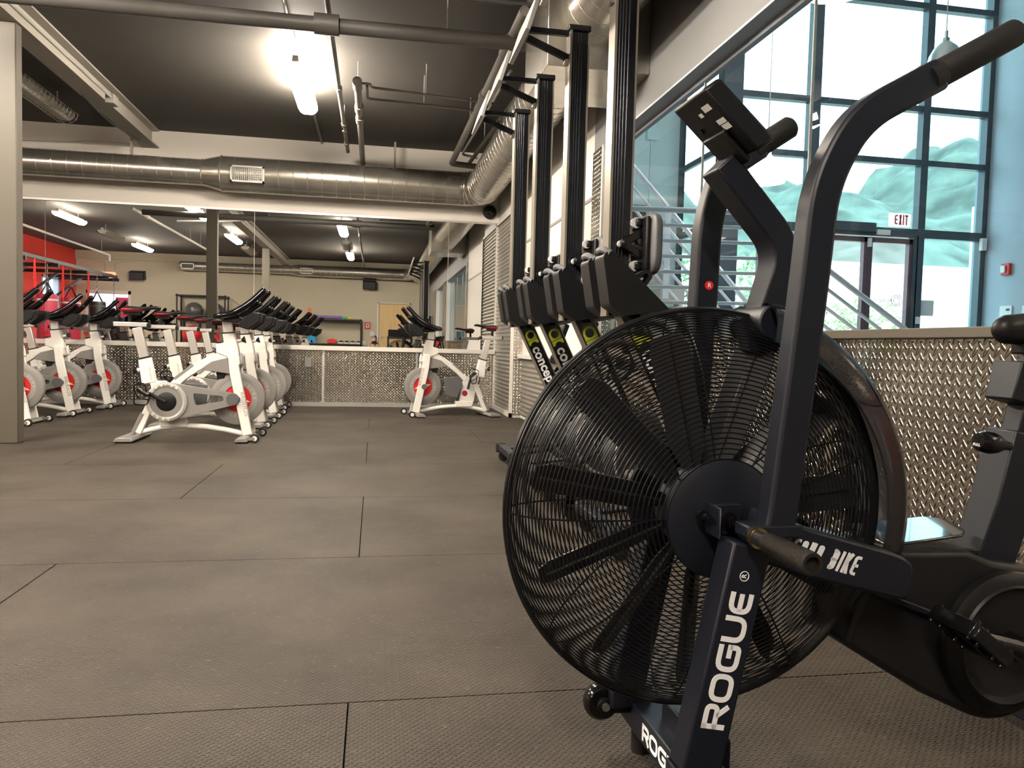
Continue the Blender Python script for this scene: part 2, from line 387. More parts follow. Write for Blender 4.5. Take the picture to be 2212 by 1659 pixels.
def letters(mb, text, o, ex, ey, h, wd=0.6, gap=0.14, t=0.19, depth=0.0008, slant=0.0, widths=None):
    o, ex, ey = Vector(o), Vector(ex).normalized(), Vector(ey).normalized(); nz = ex.cross(ey); x = 0.0
    for ch in text:
        cw = (widths or {}).get(ch, wd)
        k = {'E': 'E'}.get(ch, ch)
        for path, cl in LT(k, cw):
            P = [(p[0] + x + slant * p[1], p[1]) for p in path]
            mb.ribbon(P, t, 0, depth / h, bool(cl), fn=lambda a, b, y: o + ex * (a * h) + ey * (b * h) + nz * (y * h))
        x += cw + gap
    return x * h
def text_mesh(s, size, o, ex, ey, depth=0.0008, bold=0.0, align='CENTER'):
    c = bpy.data.curves.new('t', 'FONT'); c.body = s; c.size = size; c.extrude = depth / 2; c.offset = bold; c.align_x = align; c.align_y = 'CENTER'; c.resolution_u = 4
    ob = bpy.data.objects.new('t', c); COL.objects.link(ob)
    dg = bpy.context.evaluated_depsgraph_get(); me = bpy.data.meshes.new_from_object(ob.evaluated_get(dg))
    bpy.data.objects.remove(ob); bpy.data.curves.remove(c)
    ex, ey = Vector(ex).normalized(), Vector(ey).normalized(); nz = ex.cross(ey)
    me.transform(Matrix((( ex.x, ey.x, nz.x, o[0]), (ex.y, ey.y, nz.y, o[1]), (ex.z, ey.z, nz.z, o[2]), (0, 0, 0, 1))))
    return me
def text_obj(name, s, size, o, ex, ey, mat, parent=None, **k):
    me = text_mesh(s, size, o, ex, ey, **k); me.materials.append(mat); ob = bpy.data.objects.new(name, me); COL.objects.link(ob)
    if parent: ob.parent = parent
    return ob
# ------------------------------------------------------------------ the setting
XR, YM, YB, XL, ZC = 1.62, 9.607, -4.4, -8.4, 3.21
ZLED, ZMIR = 0.745, 2.335
def S_(name, mb, mat, label, cat, **k):
    return tag(struct(mb.build(name, mat, **k)), label, cat)

# rubber floor: mats with open joints over a dark slab
mb = MB()
rows = [YB, -3.92, -2.8, -1.68, -0.56, 0.56, 1.684, 2.85, 3.97, 5.06, 6.16, 7.12, 8.05, YM]
offs = [-0.045, -0.94, -0.045, -0.94, -0.045, -0.045, 0.75, -0.045, -0.94, -0.045, -0.94, -0.045, -0.94]
gp = 0.0022
for i in range(len(rows) - 1):
    x = offs[i] - 1.83 * 8; xs = []
    while x < XR + 2.2: xs.append(x); x += 1.83
    for a, b in zip(xs, xs[1:]):
        a2, b2 = max(a, XL), min(b, XR + 0.1)
        if b2 - a2 > 0.02: mb.bx(a2 + gp, b2 - gp, rows[i] + gp, rows[i + 1] - gp, -0.012, 0.0)
mb.mi = 1; mb.bx(XL, XR + 0.1, YB, YM, -0.05, -0.012)
S_('floor', mb, [m_floor, m_gap], 'dark rubber mat gym floor with straight joints between mats', 'floor')
mb = MB().bx(XL - 0.1, XR + 0.12, YB - 0.1, YM + 0.1, ZC, ZC + 0.12)
S_('ceiling', mb, m_ceiling, 'dark brown grey painted gym ceiling', 'ceiling')
mb = MB().bx(XL - 0.15, XR + 0.1, YM, YM + 0.15, 0, ZC)
S_('wall_mirror_side', mb, m_mural, 'cream far wall above and below the long mirror', 'wall')
# lower tread plate cladding and ledge
mb = MB().bx(XL, 1.505, YM - 0.012, YM, 0.05, ZLED - 0.05)
S_('trim_1', mb, m_plate_xz, 'diamond tread plate cladding under the long mirror', 'cladding')
mb = MB().bx(XL, 1.505, YM - 0.055, YM, ZLED - 0.055, ZLED)
S_('trim_2', mb, m_trim, 'white ledge running along the foot of the mirror', 'ledge', bevel=0.004)
mb = MB().bx(XL, 1.505, YM - 0.02, YM, 0.0, 0.05)
S_('baseboard_mirror_side', mb, m_alu, 'thin metal skirting strip under the far tread plate', 'baseboard')
mb = MB().bx(XL, 1.505, YM - 0.022, YM, ZMIR - 0.004, ZMIR + 0.018)
S_('trim_3', mb, m_alu, 'slim metal strip along the top of the mirror', 'trim')
for k, xx in enumerate((-0.62, 0.52)):
    S_('trim_%d' % (4 + k), MB().bx(xx - 0.012, xx + 0.012, YM - 0.016, YM, 0.05, ZLED - 0.05), m_alu, ('metal joint strip in the far tread plate left of the single spin bike', 'metal joint strip in the far tread plate behind the single spin bike')[k], 'trim')
# mirror panes
edges = [XL, -6.04, -3.743, -1.445, 0.887, 1.505]
lbl = ['mirror pane furthest left, mostly hidden behind the column', 'mirror pane left of the first visible seam, behind the left bike row', 'wide mirror pane behind the left bikes, showing both columns', 'wide mirror pane in the middle, reflecting the wooden door and shelf', 'narrow right-end mirror pane next to the corrugated panel']
for i in range(5):
    o = MB().bx(edges[i] + 0.003, edges[i + 1] - 0.003, YM - 0.006, YM - 0.001, ZLED, ZMIR - 0.004).build('wall_mirror', m_mirror)
    tag(o, lbl[i], 'mirror', 'mirror panes on the far wall')
# side and back walls
def wall_with_holes(axis, c, thick, a0, a1, z0, z1, holes):
    """wall in a plane across `axis`; holes: (a, b, z0, z1)"""
    mb = MB(); cuts = sorted({a0, a1, *[h[0] for h in holes], *[h[1] for h in holes]})
    for p, q in zip(cuts, cuts[1:]):
        m_ = (p + q) / 2; hs = [h for h in holes if h[0] < m_ < h[1]]; zz = z0
        for h in sorted(hs, key=lambda h: h[2]):
            if h[2] > zz: mb.bx(*((c, c + thick, p, q) if axis == 'x' else (p, q, c, c + thick)), zz, h[2])
            zz = h[3]
        if zz < z1: mb.bx(*((c, c + thick, p, q) if axis == 'x' else (p, q, c, c + thick)), zz, z1)
    bmesh.ops.remove_doubles(mb.b, verts=mb.b.verts, dist=1e-5)
    return mb
mb = wall_with_holes('y', YB - 0.15, 0.15, XL - 0.15, XR + 0.1, 0, ZC, [(-8.15, -6.95, 0, 2.1), (0.09, 1.03, 0, 1.99)])
S_('wall_back', mb, m_grey_wall, 'taupe grey back wall seen in the mirror', 'wall')
mb = wall_with_holes('x', XL - 0.15, 0.15, YB, 0.6, 0, ZC, [(-3.2, -2.1, 0, 2.33)])
S_('wall_left', mb, m_red_wall, 'bright red left wall seen in the mirror', 'wall')
S_('wall_left_front', MB().bx(XL - 0.15, XL, 0.6, YM + 0.15, 0, ZC), m_grey_wall, 'grey part of the left wall', 'wall')
S_('trim_6', MB().bx(XL, XR, YB, YB + 0.06, 2.98, ZC), m_grey_wall, 'shallow grey bulkhead along the top of the back wall', 'trim')
# right wall: white part, header over the window, corner with corrugated metal
mb = MB().bx(XR, XR + 0.14, 5.66, YM, 0, ZC)
S_('wall_right', mb, m_white_wall, 'pale right wall behind the rowing machines', 'wall')
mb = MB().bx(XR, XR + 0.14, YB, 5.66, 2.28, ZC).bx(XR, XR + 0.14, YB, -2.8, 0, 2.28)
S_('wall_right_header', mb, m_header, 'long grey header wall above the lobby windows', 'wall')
S_('trim_7', MB().bx(1.52, XR, 8.345, YM, 0, ZC), m_white_wall, 'pale boxed-out corner beside the mirror', 'wall')
def corr(name, xc, y0, y1, z0, z1, label):
    n = int((z1 - z0) / 0.0465) * 8; mb = MB()
    prof = [(xc - 0.008 * (1 - cos(2 * pi * k / 8)) , z0 + (z1 - z0) * k / n) for k in range(n + 1)]
    for i in range(n):
        a, b = prof[i], prof[i + 1]
        mb._face([mb.b.verts.new((a[0], y0, a[1])), mb.b.verts.new((a[0], y1, a[1])), mb.b.verts.new((b[0], y1, b[1])), mb.b.verts.new((b[0], y0, b[1]))])
    bmesh.ops.remove_doubles(mb.b, verts=mb.b.verts, dist=1e-5)
    return S_(name, mb, m_corr, label, 'cladding', normals=False, ang=80)
corr('trim_8', 1.517, 8.38, 9.60, 0.05, 2.30, 'horizontally ribbed corrugated metal panel beside the mirror')
S_('trim_9', MB().bx(1.49, 1.52, 8.335, 8.385, 0.0, 2.33).bx(1.49, 1.52, 9.575, 9.606, 0.0, 2.33).bx(1.49, 1.521, 8.335, 9.606, 2.3, 2.33).bx(1.49, 1.521, 8.335, 9.606, 0, 0.05), m_trim, 'white edging around the corrugated panel', 'trim')
S_('trim_10', MB().bx(1.52, XR, 8.333, 8.345, 0.03, 2.33), m_plate_xz, 'narrow tread plate strip on the return of the boxed-out corner', 'cladding')
corr('trim_11', 1.618, 5.68, 8.33, 0.03, 0.66, 'low corrugated metal panel under the right-hand sill')
S_('trim_12', MB().bx(XR - 0.05, XR, 5.66, 8.33, 0.665, 0.715), m_trim, 'white sill on the right wall behind the rowing machines', 'ledge', bevel=0.004)
S_('trim_13', MB().bx(XR - 0.008, XR, 5.68, 8.33, 1.93, 1.955), m_conduit, 'thin horizontal joint line on the pale right wall', 'trim')
# window side: half wall, cap, plated piers
mb = MB().bx(XR, XR + 0.14, -2.8, 5.66, 0, 0.855)
S_('wall_window_side', mb, m_white_wall, 'half wall below the lobby windows', 'wall')
S_('trim_14', MB().bx(XR - 0.012, XR, -2.8, 5.66, 0.02, 0.852), m_plate_yz, 'large diamond tread plate cladding under the lobby window', 'cladding')
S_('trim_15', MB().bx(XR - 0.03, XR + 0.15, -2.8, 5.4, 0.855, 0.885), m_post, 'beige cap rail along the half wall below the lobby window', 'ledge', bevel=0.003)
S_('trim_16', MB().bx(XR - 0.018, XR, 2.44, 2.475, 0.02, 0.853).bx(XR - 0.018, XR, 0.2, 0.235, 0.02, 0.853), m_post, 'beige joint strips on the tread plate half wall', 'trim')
mb = MB().bx(XR, XR + 0.14, 5.40, 5.66, 0.855, 2.28).bx(XR, XR + 0.14, 0.565, 1.42, 0.855, 2.28).bx(XR, XR + 0.14, -2.8, -1.6, 0.855, 2.28)
S_('trim_17', mb, m_white_wall, 'piers between the lobby windows', 'pier')
mb = MB().bx(XR - 0.01, XR, 5.42, 5.66, 0.885, 2.28).bx(XR - 0.01, XR, 0.565, 1.42, 0.885, 2.28).bx(XR - 0.01, XR, -2.8, -1.6, 0.885, 2.28)
S_('trim_18', mb, m_plate_yz, 'diamond tread plate facing on the window piers', 'cladding')
S_('trim_19', MB().bx(XR + 0.0, XR + 0.12, 5.39, 5.40, 0.885, 2.28), m_plate_xz, 'tread plate in the reveal of the window pier', 'cladding')
S_('trim_20', MB().bx(XR - 0.014, XR + 0.012, 5.385, 5.42, 0.885, 2.28), m_trim, 'white corner bead on the window pier', 'trim')
S_('trim_21', MB().bx(XR - 0.004, XR + 0.15, -1.6, 5.4, 2.268, 2.28).bx(XR + 0.085, XR + 0.115, -1.6, 5.4, 2.24, 2.268), m_header_grey, 'blue grey soffit under the window header', 'trim')
def pane_x(x, y0, y1, z0, z1, mat, par):
    return MB().grid(lambda a, b: Vector((x, y0 + (y1 - y0) * a, z0 + (z1 - z0) * b)), 1, 1).build('pane', mat, par, normals=False)
def pane_y(y, rects, mat, par):
    mb = MB()
    for x0, x1, z0, z1 in rects: mb.grid(lambda a, b: Vector((x0 + (x1 - x0) * a, y, z0 + (z1 - z0) * b)), 1, 1)
    return mb.build('pane', mat, par, normals=False)
def gwin(n, y0, y1, splits, label):
    fr = MB(); xg = XR + 0.1
    ys = [y0] + splits + [y1]
    for y in (y0 + 0.008, y1 - 0.008): fr.bx(xg - 0.012, xg + 0.012, y - 0.008, y + 0.008, 0.885, 2.25)
    for y in splits: fr.bx(xg - 0.006, xg + 0.006, y - 0.003, y + 0.003, 0.885, 2.25)
    f = tag(struct(fr.build('window_%d' % n, m_alu)), label, 'window')
    pane_x(xg, y0, y1, 0.885, 2.25, m_clearglass, f)
gwin(1, 1.42, 5.4, [3.9, 2.86], 'long clear glass window to the lobby behind the black fan bike')
gwin(2, -1.6, 0.565, [], 'smaller lobby window further back, seen in the mirror')
# openings in the back and left walls
door = MB().bx(0.05, 0.1, YB - 0.02, YB + 0.03, 0, 2.03).bx(1.02, 1.07, YB - 0.02, YB + 0.03, 0, 2.03).bx(0.05, 1.07, YB - 0.02, YB + 0.03, 1.985, 2.03)
d = tag(struct(door.build('door_1', m_trim, bevel=0.003)), 'pale wooden door in a white frame on the back wall', 'door')
MB().bx(0.1, 1.02, YB - 0.05, YB - 0.008, 0.0, 1.985).build('door_leaf', m_wood, d)
mb = MB().cyl((0.16, YB, 0.98), (0.16, YB + 0.05, 0.98), 0.012).cyl((0.16, YB + 0.05, 0.98), (0.27, YB + 0.05, 0.98), 0.009).bx(0.135, 0.185, YB - 0.01, YB + 0.008, 0.9, 1.12)
mb.build('door_handle', m_steel, d)
fr = MB().bx(-8.15, -8.08, YB - 0.12, YB, 0, 2.1).bx(-7.02, -6.95, YB - 0.12, YB, 0, 2.1).bx(-8.15, -6.95, YB - 0.12, YB, 2.0, 2.1)
o = tag(struct(fr.build('door_2', m_trim)), 'wide bright opening in the back wall beyond the punch bags', 'door')
fr = MB().bx(XL - 0.12, XL + 0.01, -3.2, -3.13, 0, 2.33).bx(XL - 0.12, XL + 0.01, -2.17, -2.1, 0, 2.33).bx(XL - 0.12, XL + 0.01, -3.2, -2.1, 2.26, 2.33)
o = tag(struct(fr.build('door_3', m_header_grey)), 'bright open doorway in the red wall', 'door')
# columns, ceiling beam
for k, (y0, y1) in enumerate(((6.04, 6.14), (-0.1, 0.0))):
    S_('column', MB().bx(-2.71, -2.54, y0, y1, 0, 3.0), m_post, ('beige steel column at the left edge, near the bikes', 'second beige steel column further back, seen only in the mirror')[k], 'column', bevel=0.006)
prof = [(-2.70, 3.0), (-2.52, 3.0), (-2.52, 3.018), (-2.60, 3.022), (-2.60, 3.19), (-2.52, 3.195), (-2.52, ZC), (-2.70, ZC), (-2.70, 3.195), (-2.62, 3.19), (-2.62, 3.022), (-2.70, 3.018)]
S_('ceiling_beam', MB().prism(prof, YB, YM), m_beam, 'long painted steel I beam running along the ceiling above the columns', 'beam')

# ------------------------------------------------------------------ ducts
def ring(mb, c, ax, r, t=0.004):
    ax = Vector(ax).normalized(); e1 = ax.orthogonal().normalized(); e2 = ax.cross(e1); c = Vector(c)
    mb.tube([c + (e1 * cos(2 * pi * k / 28) + e2 * sin(2 * pi * k / 28)) * r for k in range(28)], t, 5, closed=True)
def duct_run(mb, a, b, r, pitch=0.155):
    a, b = Vector(a), Vector(b); d = b - a; n = max(1, int(d.length / pitch)); mb.cyl(a, b, r, seg=32)
    for k in range(1, n + 1): ring(mb, a + d * (k / (n + 0.001)), d, r, 0.0035)
def vent(parent, x, y, z, wv, hv, facing=-1):
    mb = MB(); yf = y; t = 0.02
    mb.bx(x - wv / 2, x + wv / 2, yf - 0.012, yf + 0.05, z + hv / 2 - t, z + hv / 2).bx(x - wv / 2, x + wv / 2, yf - 0.012, yf + 0.05, z - hv / 2, z - hv / 2 + t)
    mb.bx(x - wv / 2, x - wv / 2 + t, yf - 0.012, yf + 0.05, z - hv / 2, z + hv / 2).bx(x + wv / 2 - t, x + wv / 2, yf - 0.012, yf + 0.05, z - hv / 2, z + hv / 2)
    f = mb.build('vent_frame', m_alu, parent)
    mb = MB()
    for k in range(16):
        xx = x - wv / 2 + t + (wv - 2 * t) * (k + 0.5) / 16; mb.bx(xx - 0.003, xx + 0.003, yf - 0.002, yf + 0.012, z - hv / 2 + t, z + hv / 2 - t)
    for k in range(7):
        zz = z - hv / 2 + t + (hv - 2 * t) * (k + 0.5) / 7; mb.bx(x + 0.01, x + wv / 2 - t, yf - 0.004, yf + 0.008, zz - 0.003, zz + 0.003)
    mb.build('vent_slats', m_alu, f)
    MB().bx(x - wv / 2 + t, x + wv / 2 - t, yf + 0.03, yf + 0.034, z - hv / 2 + t, z + hv / 2 - t).build('vent_core', m_black, f)
def duct_end(mb, c, ax, r): ring(mb, c, ax, r, 0.012)
DY, DZ = 9.36, 2.705
t = thing('mirror_wall_duct', 'galvanised round air duct running above the long mirror', 'air duct', (0, 0, 0))
mb = MB(); duct_run(mb, (XL + 0.05, DY, DZ), (-1.98, DY, DZ), 0.148); mb.build('duct_pipe', m_duct, t)
mb = MB(); mb.cyl((-1.98, DY, DZ), (-1.77, DY, DZ), 0.148, 0.203, seg=32); ring(mb, (-1.98, DY, DZ), (1, 0, 0), 0.15, 0.008); ring(mb, (-1.77, DY, DZ), (1, 0, 0), 0.204, 0.008); mb.build('reducer', m_duct, t)
mb = MB(); duct_run(mb, (-1.77, DY, DZ), (0.98, DY, DZ), 0.203); mb.build('duct_pipe', m_duct, t)
mb = MB(); pts = [(0.98 + 0.28 * sin(radians(a)), DY - 0.28 * (1 - cos(radians(a))), DZ) for a in range(0, 91, 9)]
mb.tube(pts, 0.205, 32, cap=False)
for q, a in zip(pts[::2], range(0, 91, 18)): ring(mb, q, (cos(radians(a)), -sin(radians(a)), 0), 0.206, 0.006)
mb.build('elbow', m_duct, t)
vent(t, -1.46, 9.15, 2.675, 0.37, 0.185)
mb = MB()
for x in (-5.5, -2.75, 0.2): mb.bx(x - 0.012, x + 0.012, DY - 0.01, DY + 0.01, DZ + 0.14, ZC)
mb.build('hanger_strap', m_conduit, t)
t = thing('window_wall_duct', 'galvanised round air duct above the windows with a square box', 'air duct', (0, 0, 0))
mb = MB(); duct_run(mb, (1.26, 9.08, DZ), (1.26, 5.2, DZ + 0.03), 0.205, 0.13); mb.build('duct_pipe', m_duct, t)
MB().bx(0.98, XR - 0.002, 4.5, 5.2, 2.475, ZC - 0.005).build('plenum_box', m_duct, t, bevel=0.003)
mb = MB(); duct_run(mb, (1.27, 4.5, 2.83), (1.27, -3.9, 2.83), 0.215, 0.14); mb.build('duct_pipe', m_duct, t)
t = thing('back_wall_duct', 'galvanised round air duct along the grey back wall, seen in the mirror', 'air duct', (0, 0, 0))
BY, BZ = YB + 0.24, 2.87
mb = MB(); duct_run(mb, (-5.55, BY, BZ), (-2.45, BY, BZ), 0.13); mb.build('duct_pipe', m_duct, t)
mb = MB(); mb.cyl((-2.45, BY, BZ), (-2.25, BY, BZ), 0.13, 0.17, seg=32); mb.build('reducer', m_duct, t)
mb = MB(); duct_run(mb, (-2.25, BY, BZ), (0.72, BY, BZ), 0.17); mb.build('duct_pipe', m_duct, t)
mb = MB(); mb.tube([(0.72 + 0.3 * sin(radians(a)), BY + 0.3 * (1 - cos(radians(a))), BZ) for a in range(0, 91, 15)], 0.172, 28); mb.build('elbow', m_duct, t)
for x in (-5.32, -2.02):
    mb = MB(); zc, wv, hv = BZ - 0.02, 0.36, 0.17; yf = BY + 0.16
    for (a, b, c, d_) in ((x - wv / 2, x + wv / 2, zc + hv / 2 - .025, zc + hv / 2), (x - wv / 2, x + wv / 2, zc - hv / 2, zc - hv / 2 + .025), (x - wv / 2, x - wv / 2 + .025, zc - hv / 2, zc + hv / 2), (x + wv / 2 - .025, x + wv / 2, zc - hv / 2, zc + hv / 2)):
        mb.bx(a, b, yf - 0.05, yf + 0.014, c, d_)
    f = mb.build('vent_frame', m_alu, t); MB().bx(x - wv / 2 + .02, x + wv / 2 - .02, yf - 0.02, yf - 0.01, zc - hv / 2 + .02, zc + hv / 2 - .02).build('vent_core', m_darkgrey, f)

# ------------------------------------------------------------------ pipes under the ceiling
def pipe(name, path, r, mat, label, couplers=(), sprinklers=(), hang=()):
    root = MB().tube(path, r, 12).build(name, mat); tag(root, label, 'pipe')
    for c, ax, L in couplers:
        c, ax = Vector(c), Vector(ax).normalized(); MB().cyl(c - ax * L / 2, c + ax * L / 2, r * 1.35, seg=14).build('coupling', mat, root)
    for c in sprinklers:
        c = Vector(c); MB().cyl(c, c + Vector((0, 0, -0.05)), 0.012, seg=10).cyl(c + Vector((0, 0, -0.05)), c + Vector((0, 0, -0.055)), 0.028, seg=14).build('sprinkler_head', m_chrome, root)
    for c in hang:
        c = Vector(c); MB().cyl(c, (c.x, c.y, ZC), 0.005, seg=6).build('hanger_rod', m_conduit, root)
    return root
A = (0, 1, 0)
pipe('sprinkler_pipe', [(-0.345, -3.6, 3.0), (-0.345, 9.12, 3.0)], 0.021, m_pipe, 'thin sprinkler pipe along the ceiling right of the lit lamp row', [((-0.345, y, 3.0), A, 0.08) for y in (6.9, 8.0, 8.75, 3.5)], [(-0.345, 8.0, 2.98), (-0.345, 3.5, 2.98)], [(-0.345, 7.3, 3.0), (-0.345, 8.05, 3.0), (-0.345, 1, 3.0), (-0.345, -3, 3.0)])
pipe('drain_pipe', [(-0.18, 6.55, 2.95), (-0.18, 9.45, 2.95)], 0.03, m_pipe, 'thicker capped ceiling pipe right of the sprinkler pipe', [((-0.18, y, 2.95), A, 0.16) for y in (6.6, 7.25, 7.6)], (), [(-0.18, 8.6, 2.95), (-0.18, 6.8, 2.95)])
pipe('supply_pipe', fillet([(-0.147, 6.56, 2.95), (-0.07, 6.56, 2.95), (-0.07, 6.64, 2.95), (1.0, 6.8, 2.95)], 0.04), 0.011, m_pipe, 'thin supply pipe leaving the capped pipe to the right, nearer one', (), (), [(0.4, 6.71, 2.95)])
pipe('supply_pipe', fillet([(-0.1, 6.60, 2.95), (-0.1, 6.95, 2.95), (0.95, 7.05, 2.95)], 0.04), 0.011, m_pipe, 'thin supply pipe leaving the capped pipe to the right, further one', (), (), [(0.4, 7.0, 2.95)])
pipe('wall_pipe', fillet([(0.91, 4.9, 2.95), (0.86, 9.14, 2.95), (1.2, 9.14, 2.93)], 0.05), 0.034, m_conduit, 'stout light grey ceiling pipe left of the rowing machine tops', [((0.905, 5.5, 2.95), A, 0.3), ((0.89, 6.6, 2.95), A, 0.1)], (), [(0.88, 7.5, 2.95)])
pipe('wall_pipe', fillet([(1.22, 5.9, 2.97), (1.07, 9.2, 2.97)], 0.05), 0.022, m_conduit, 'slimmer grey ceiling pipe next to the window duct, nearer the duct', [((1.15, 7.4, 2.97), A, 0.1)], (), [(1.12, 8.2, 2.97)])
pipe('wall_pipe', fillet([(1.05, 6.2, 3.03), (0.97, 9.0, 3.03), (1.15, 9.0, 3.0)], 0.05), 0.014, m_conduit, 'thinnest grey ceiling pipe between the stout pipe and the duct', (), (), [(1.0, 8.0, 3.03)])
pipe('cross_pipe', [(-3.9, 5.34, 2.90), (1.02, 5.30, 2.90)], 0.05, m_darkpipe, 'thick dark pipe crossing the ceiling from side to side', [((-0.35, 5.3, 2.9), (1, 0, 0), 0.16)], (), [(-0.62, 5.3, 2.9), (-2.9, 5.3, 2.9), (0.45, 5.3, 2.9)])
pipe('cross_conduit', [(-6.5, 5.1, 3.06), (1.1, 5.06, 3.06)], 0.016, m_darkpipe, 'thin dark conduit crossing the ceiling above the thick pipe', (), (), [(-1.5, 5.1, 3.06)])
pipe('loop_conduit', fillet([(0.05, 4.6, 3.1), (0.55, 4.62, 3.1), (0.62, 4.3, 3.15)], 0.1), 0.014, m_darkpipe, 'short bent conduit at the top edge of the ceiling view', (), (), ())
pipe('beam_conduit', [(-2.47, 3.6, 3.03), (-2.47, 7.8, 3.03)], 0.012, m_conduit, 'thin conduit fixed along the side of the ceiling beam', (), (), ())
tag(MB().bx(-2.518, -2.44, 7.78, 7.92, 2.975, 3.06).build('junction_box', m_conduit, bevel=0.004), 'small square junction box on the ceiling beam', 'junction box')
pipe('beam_cable', fillet([(-2.66, 7.6, 2.985), (-2.66, 8.3, 2.94), (-2.62, 8.8, 2.95), (-2.62, 9.2, 2.985)], 0.2), 0.008, m_darkgrey, 'dark cable sagging under the ceiling beam near the far wall', (), (), ())
pipe('bent_conduit', fillet([(-3.6, 4.3, 2.93), (-2.75, 4.45, 2.94), (-2.35, 4.55, 2.97), (-1.95, 4.6, 3.08)], 0.25), 0.018, m_conduit, 'bent conduit in the top left corner passing under the beam', (), (), ())
pipe('wall_conduit', fillet([(-5.5, 9.59, 2.98), (-3.5, 9.59, 3.0), (-3.3, 9.59, 3.04), (-2.62, 9.59, 3.03)], 0.1), 0.007, m_trim, 'thin white conduit on the far wall left of the beam', (), (), ())
pipe('mirror_pipe', [(-4.0, 5.6, 2.92), (-4.0, -0.4, 2.92)], 0.026, m_trim, 'pale pipe along the ceiling left of the beam, seen in the mirror', [((-4.0, 4.7, 2.92), A, 0.16)], (), [(-4.0, 1.5, 2.92), (-4.0, 0.5, 2.92)])
pipe('mirror_pipe', fillet([(-6.72, 3.4, 2.9), (-6.85, -2.3, 2.9), (-6.85, -2.3, 2.75)], 0.03), 0.026, m_trim, 'pale pipe along the ceiling by the red wall, seen in the mirror', (), (), [(-6.84, -1.7, 2.9)])
for k, (x, z0) in enumerate(((-7.62, 2.62), (-7.35, 2.62))):
    pipe('wall_riser', fillet([(x - 0.5 + k, YB + 0.012, 2.95), (x, YB + 0.012, 2.9), (x, YB + 0.012, 2.6)], 0.06), 0.012, m_grey_wall, ('grey riser conduit left of the exit sign on the back wall', 'grey riser conduit right of the first one on the back wall')[k])

# ------------------------------------------------------------------ ceiling lamps
def lamp(x, y0, lit, label, mirrored=True):
    L = 1.22; z = 2.99; x *= 1.065; y0 = (19.214 - (19.214 - y0 - L) * 1.065 - L) if mirrored else y0 * 1.065
    t = thing('ceiling_lamp', label, 'ceiling light', (x, y0 + L / 2, z), 0, 'fluorescent strip lamps')
    mb = MB().prism([(-0.028, 0.06), (0.028, 0.06), (0.022, 0.11), (-0.022, 0.11)], -L / 2, L / 2); mb.build('housing', m_lamp_house, t)
    prof = [(0.088, 0.065), (0.09, 0.04), (0.07, 0.01), (0.04, -0.008), (-0.04, -0.008), (-0.07, 0.01), (-0.09, 0.04), (-0.088, 0.065)]
    MB().prism(prof, -L / 2 + 0.005, L / 2 - 0.005).build('lens', m_lamp if lit else m_lens_off, t)
    mb = MB()
    for yy in (-0.4, 0.4): mb.cyl((0, yy, 0.1), (0, yy, ZC - z), 0.008, seg=8)
    mb.build('hanger_rod', m_conduit, t)
    if not lit:
        mb = MB()
        for k in range(15):
            yy = -L / 2 + 0.02 + (L - 0.04) * k / 14
            mb.tube([(0.12 * cos(radians(a)), yy, 0.055 - 0.1 * sin(radians(a))) for a in range(0, 181, 20)], 0.0025, 4)
        for a in range(0, 181, 30): mb.cyl((0.12 * cos(radians(a)), -L / 2, 0.055 - 0.1 * sin(radians(a))), (0.12 * cos(radians(a)), L / 2, 0.055 - 0.1 * sin(radians(a))), 0.0025, seg=4)
        mb.build('wire_guard', m_steel, t)
LA = [(-0.63, 6.08, 1, 'brightly lit strip lamp hanging in front of the far duct vent'), (-0.63, 3.75, 1, 'lit strip lamp overhead, second from the mirror in the right lamp row'), (-0.63, 1.55, 0, 'dark strip lamp between two lit ones in the right lamp row'), (-0.63, -0.55, 1, 'lit strip lamp nearest the back wall in the right lamp row'),
      (-2.95, 6.9, 0, 'unlit strip lamp in a wire guard beside the beam, next to the left column'), (-2.95, 5.0, 1, 'lit strip lamp just above the mirror edge, left of the column reflection'), (-2.95, 3.4, 0, 'unlit strip lamp behind the column reflection'), (-2.95, 1.7, 1, 'lit strip lamp between the two reflected columns'), (-2.95, -0.3, 0, 'unlit strip lamp next to the mirror seam, near the second column'),
      (-5.42, 3.6, 1, 'large lit strip lamp at the left end of the mirror'), (-5.42, 1.4, 0, 'unlit strip lamp between the two lit ones at the left of the mirror'), (-5.42, -0.75, 1, 'lit strip lamp above the left black loudspeaker in the mirror')]
for a in LA: lamp(*a, mirrored=a[1] not in (6.08, 6.9))
pipe('lamp_conduit', [(-0.67, -4.2, 3.185), (-0.67, 9.5, 3.185)], 0.014, m_pipe, 'conduit along the ceiling feeding the right lamp row')

# ------------------------------------------------------------------ small wall fittings
t = thing('dome_camera', 'round black security camera on the wall above the mirror corner', 'security camera', (1.40, YM, 2.48))
MB().lathe([(0, -0.002), (0.085, -0.002), (0.085, -0.03), (0.07, -0.055), (0.05, -0.062), (0, -0.062)], axis=(0, 1, 0)).build('camera_base', m_black, t)
MB().ball((0, -0.06, 0), 0.048, sc=(1, 0.8, 1)).build('dome', m_gloss, t)
t = thing('outlet_cover', 'blank square metal cover on the far tread plate', 'wall plate', (-0.80, YM - 0.012, 0.54))
MB().bx(-0.04, 0.04, -0.01, 0, -0.06, 0.06).build('cover_plate', m_bgrey, t, bevel=0.003)
def speaker(x, z, label, sx=0.4):
    t = thing('wall_speaker', label, 'loudspeaker', (x, YB, z), 0, 'black loudspeakers on the back wall')
    R = Matrix.Rotation(radians(-14), 3, 'X')
    MB().box((0, 0.16, 0), (sx, 0.2, 0.24), R).build('cabinet', m_black, t, bevel=0.012)
    MB().box((0, 0.27, -0.03), (sx - 0.05, 0.008, 0.19), R).build('grille', m_darkgrey, t)
    MB().cyl((0, 0, 0.03), (0, 0.1, 0.03), 0.02).build('bracket', m_black, t)
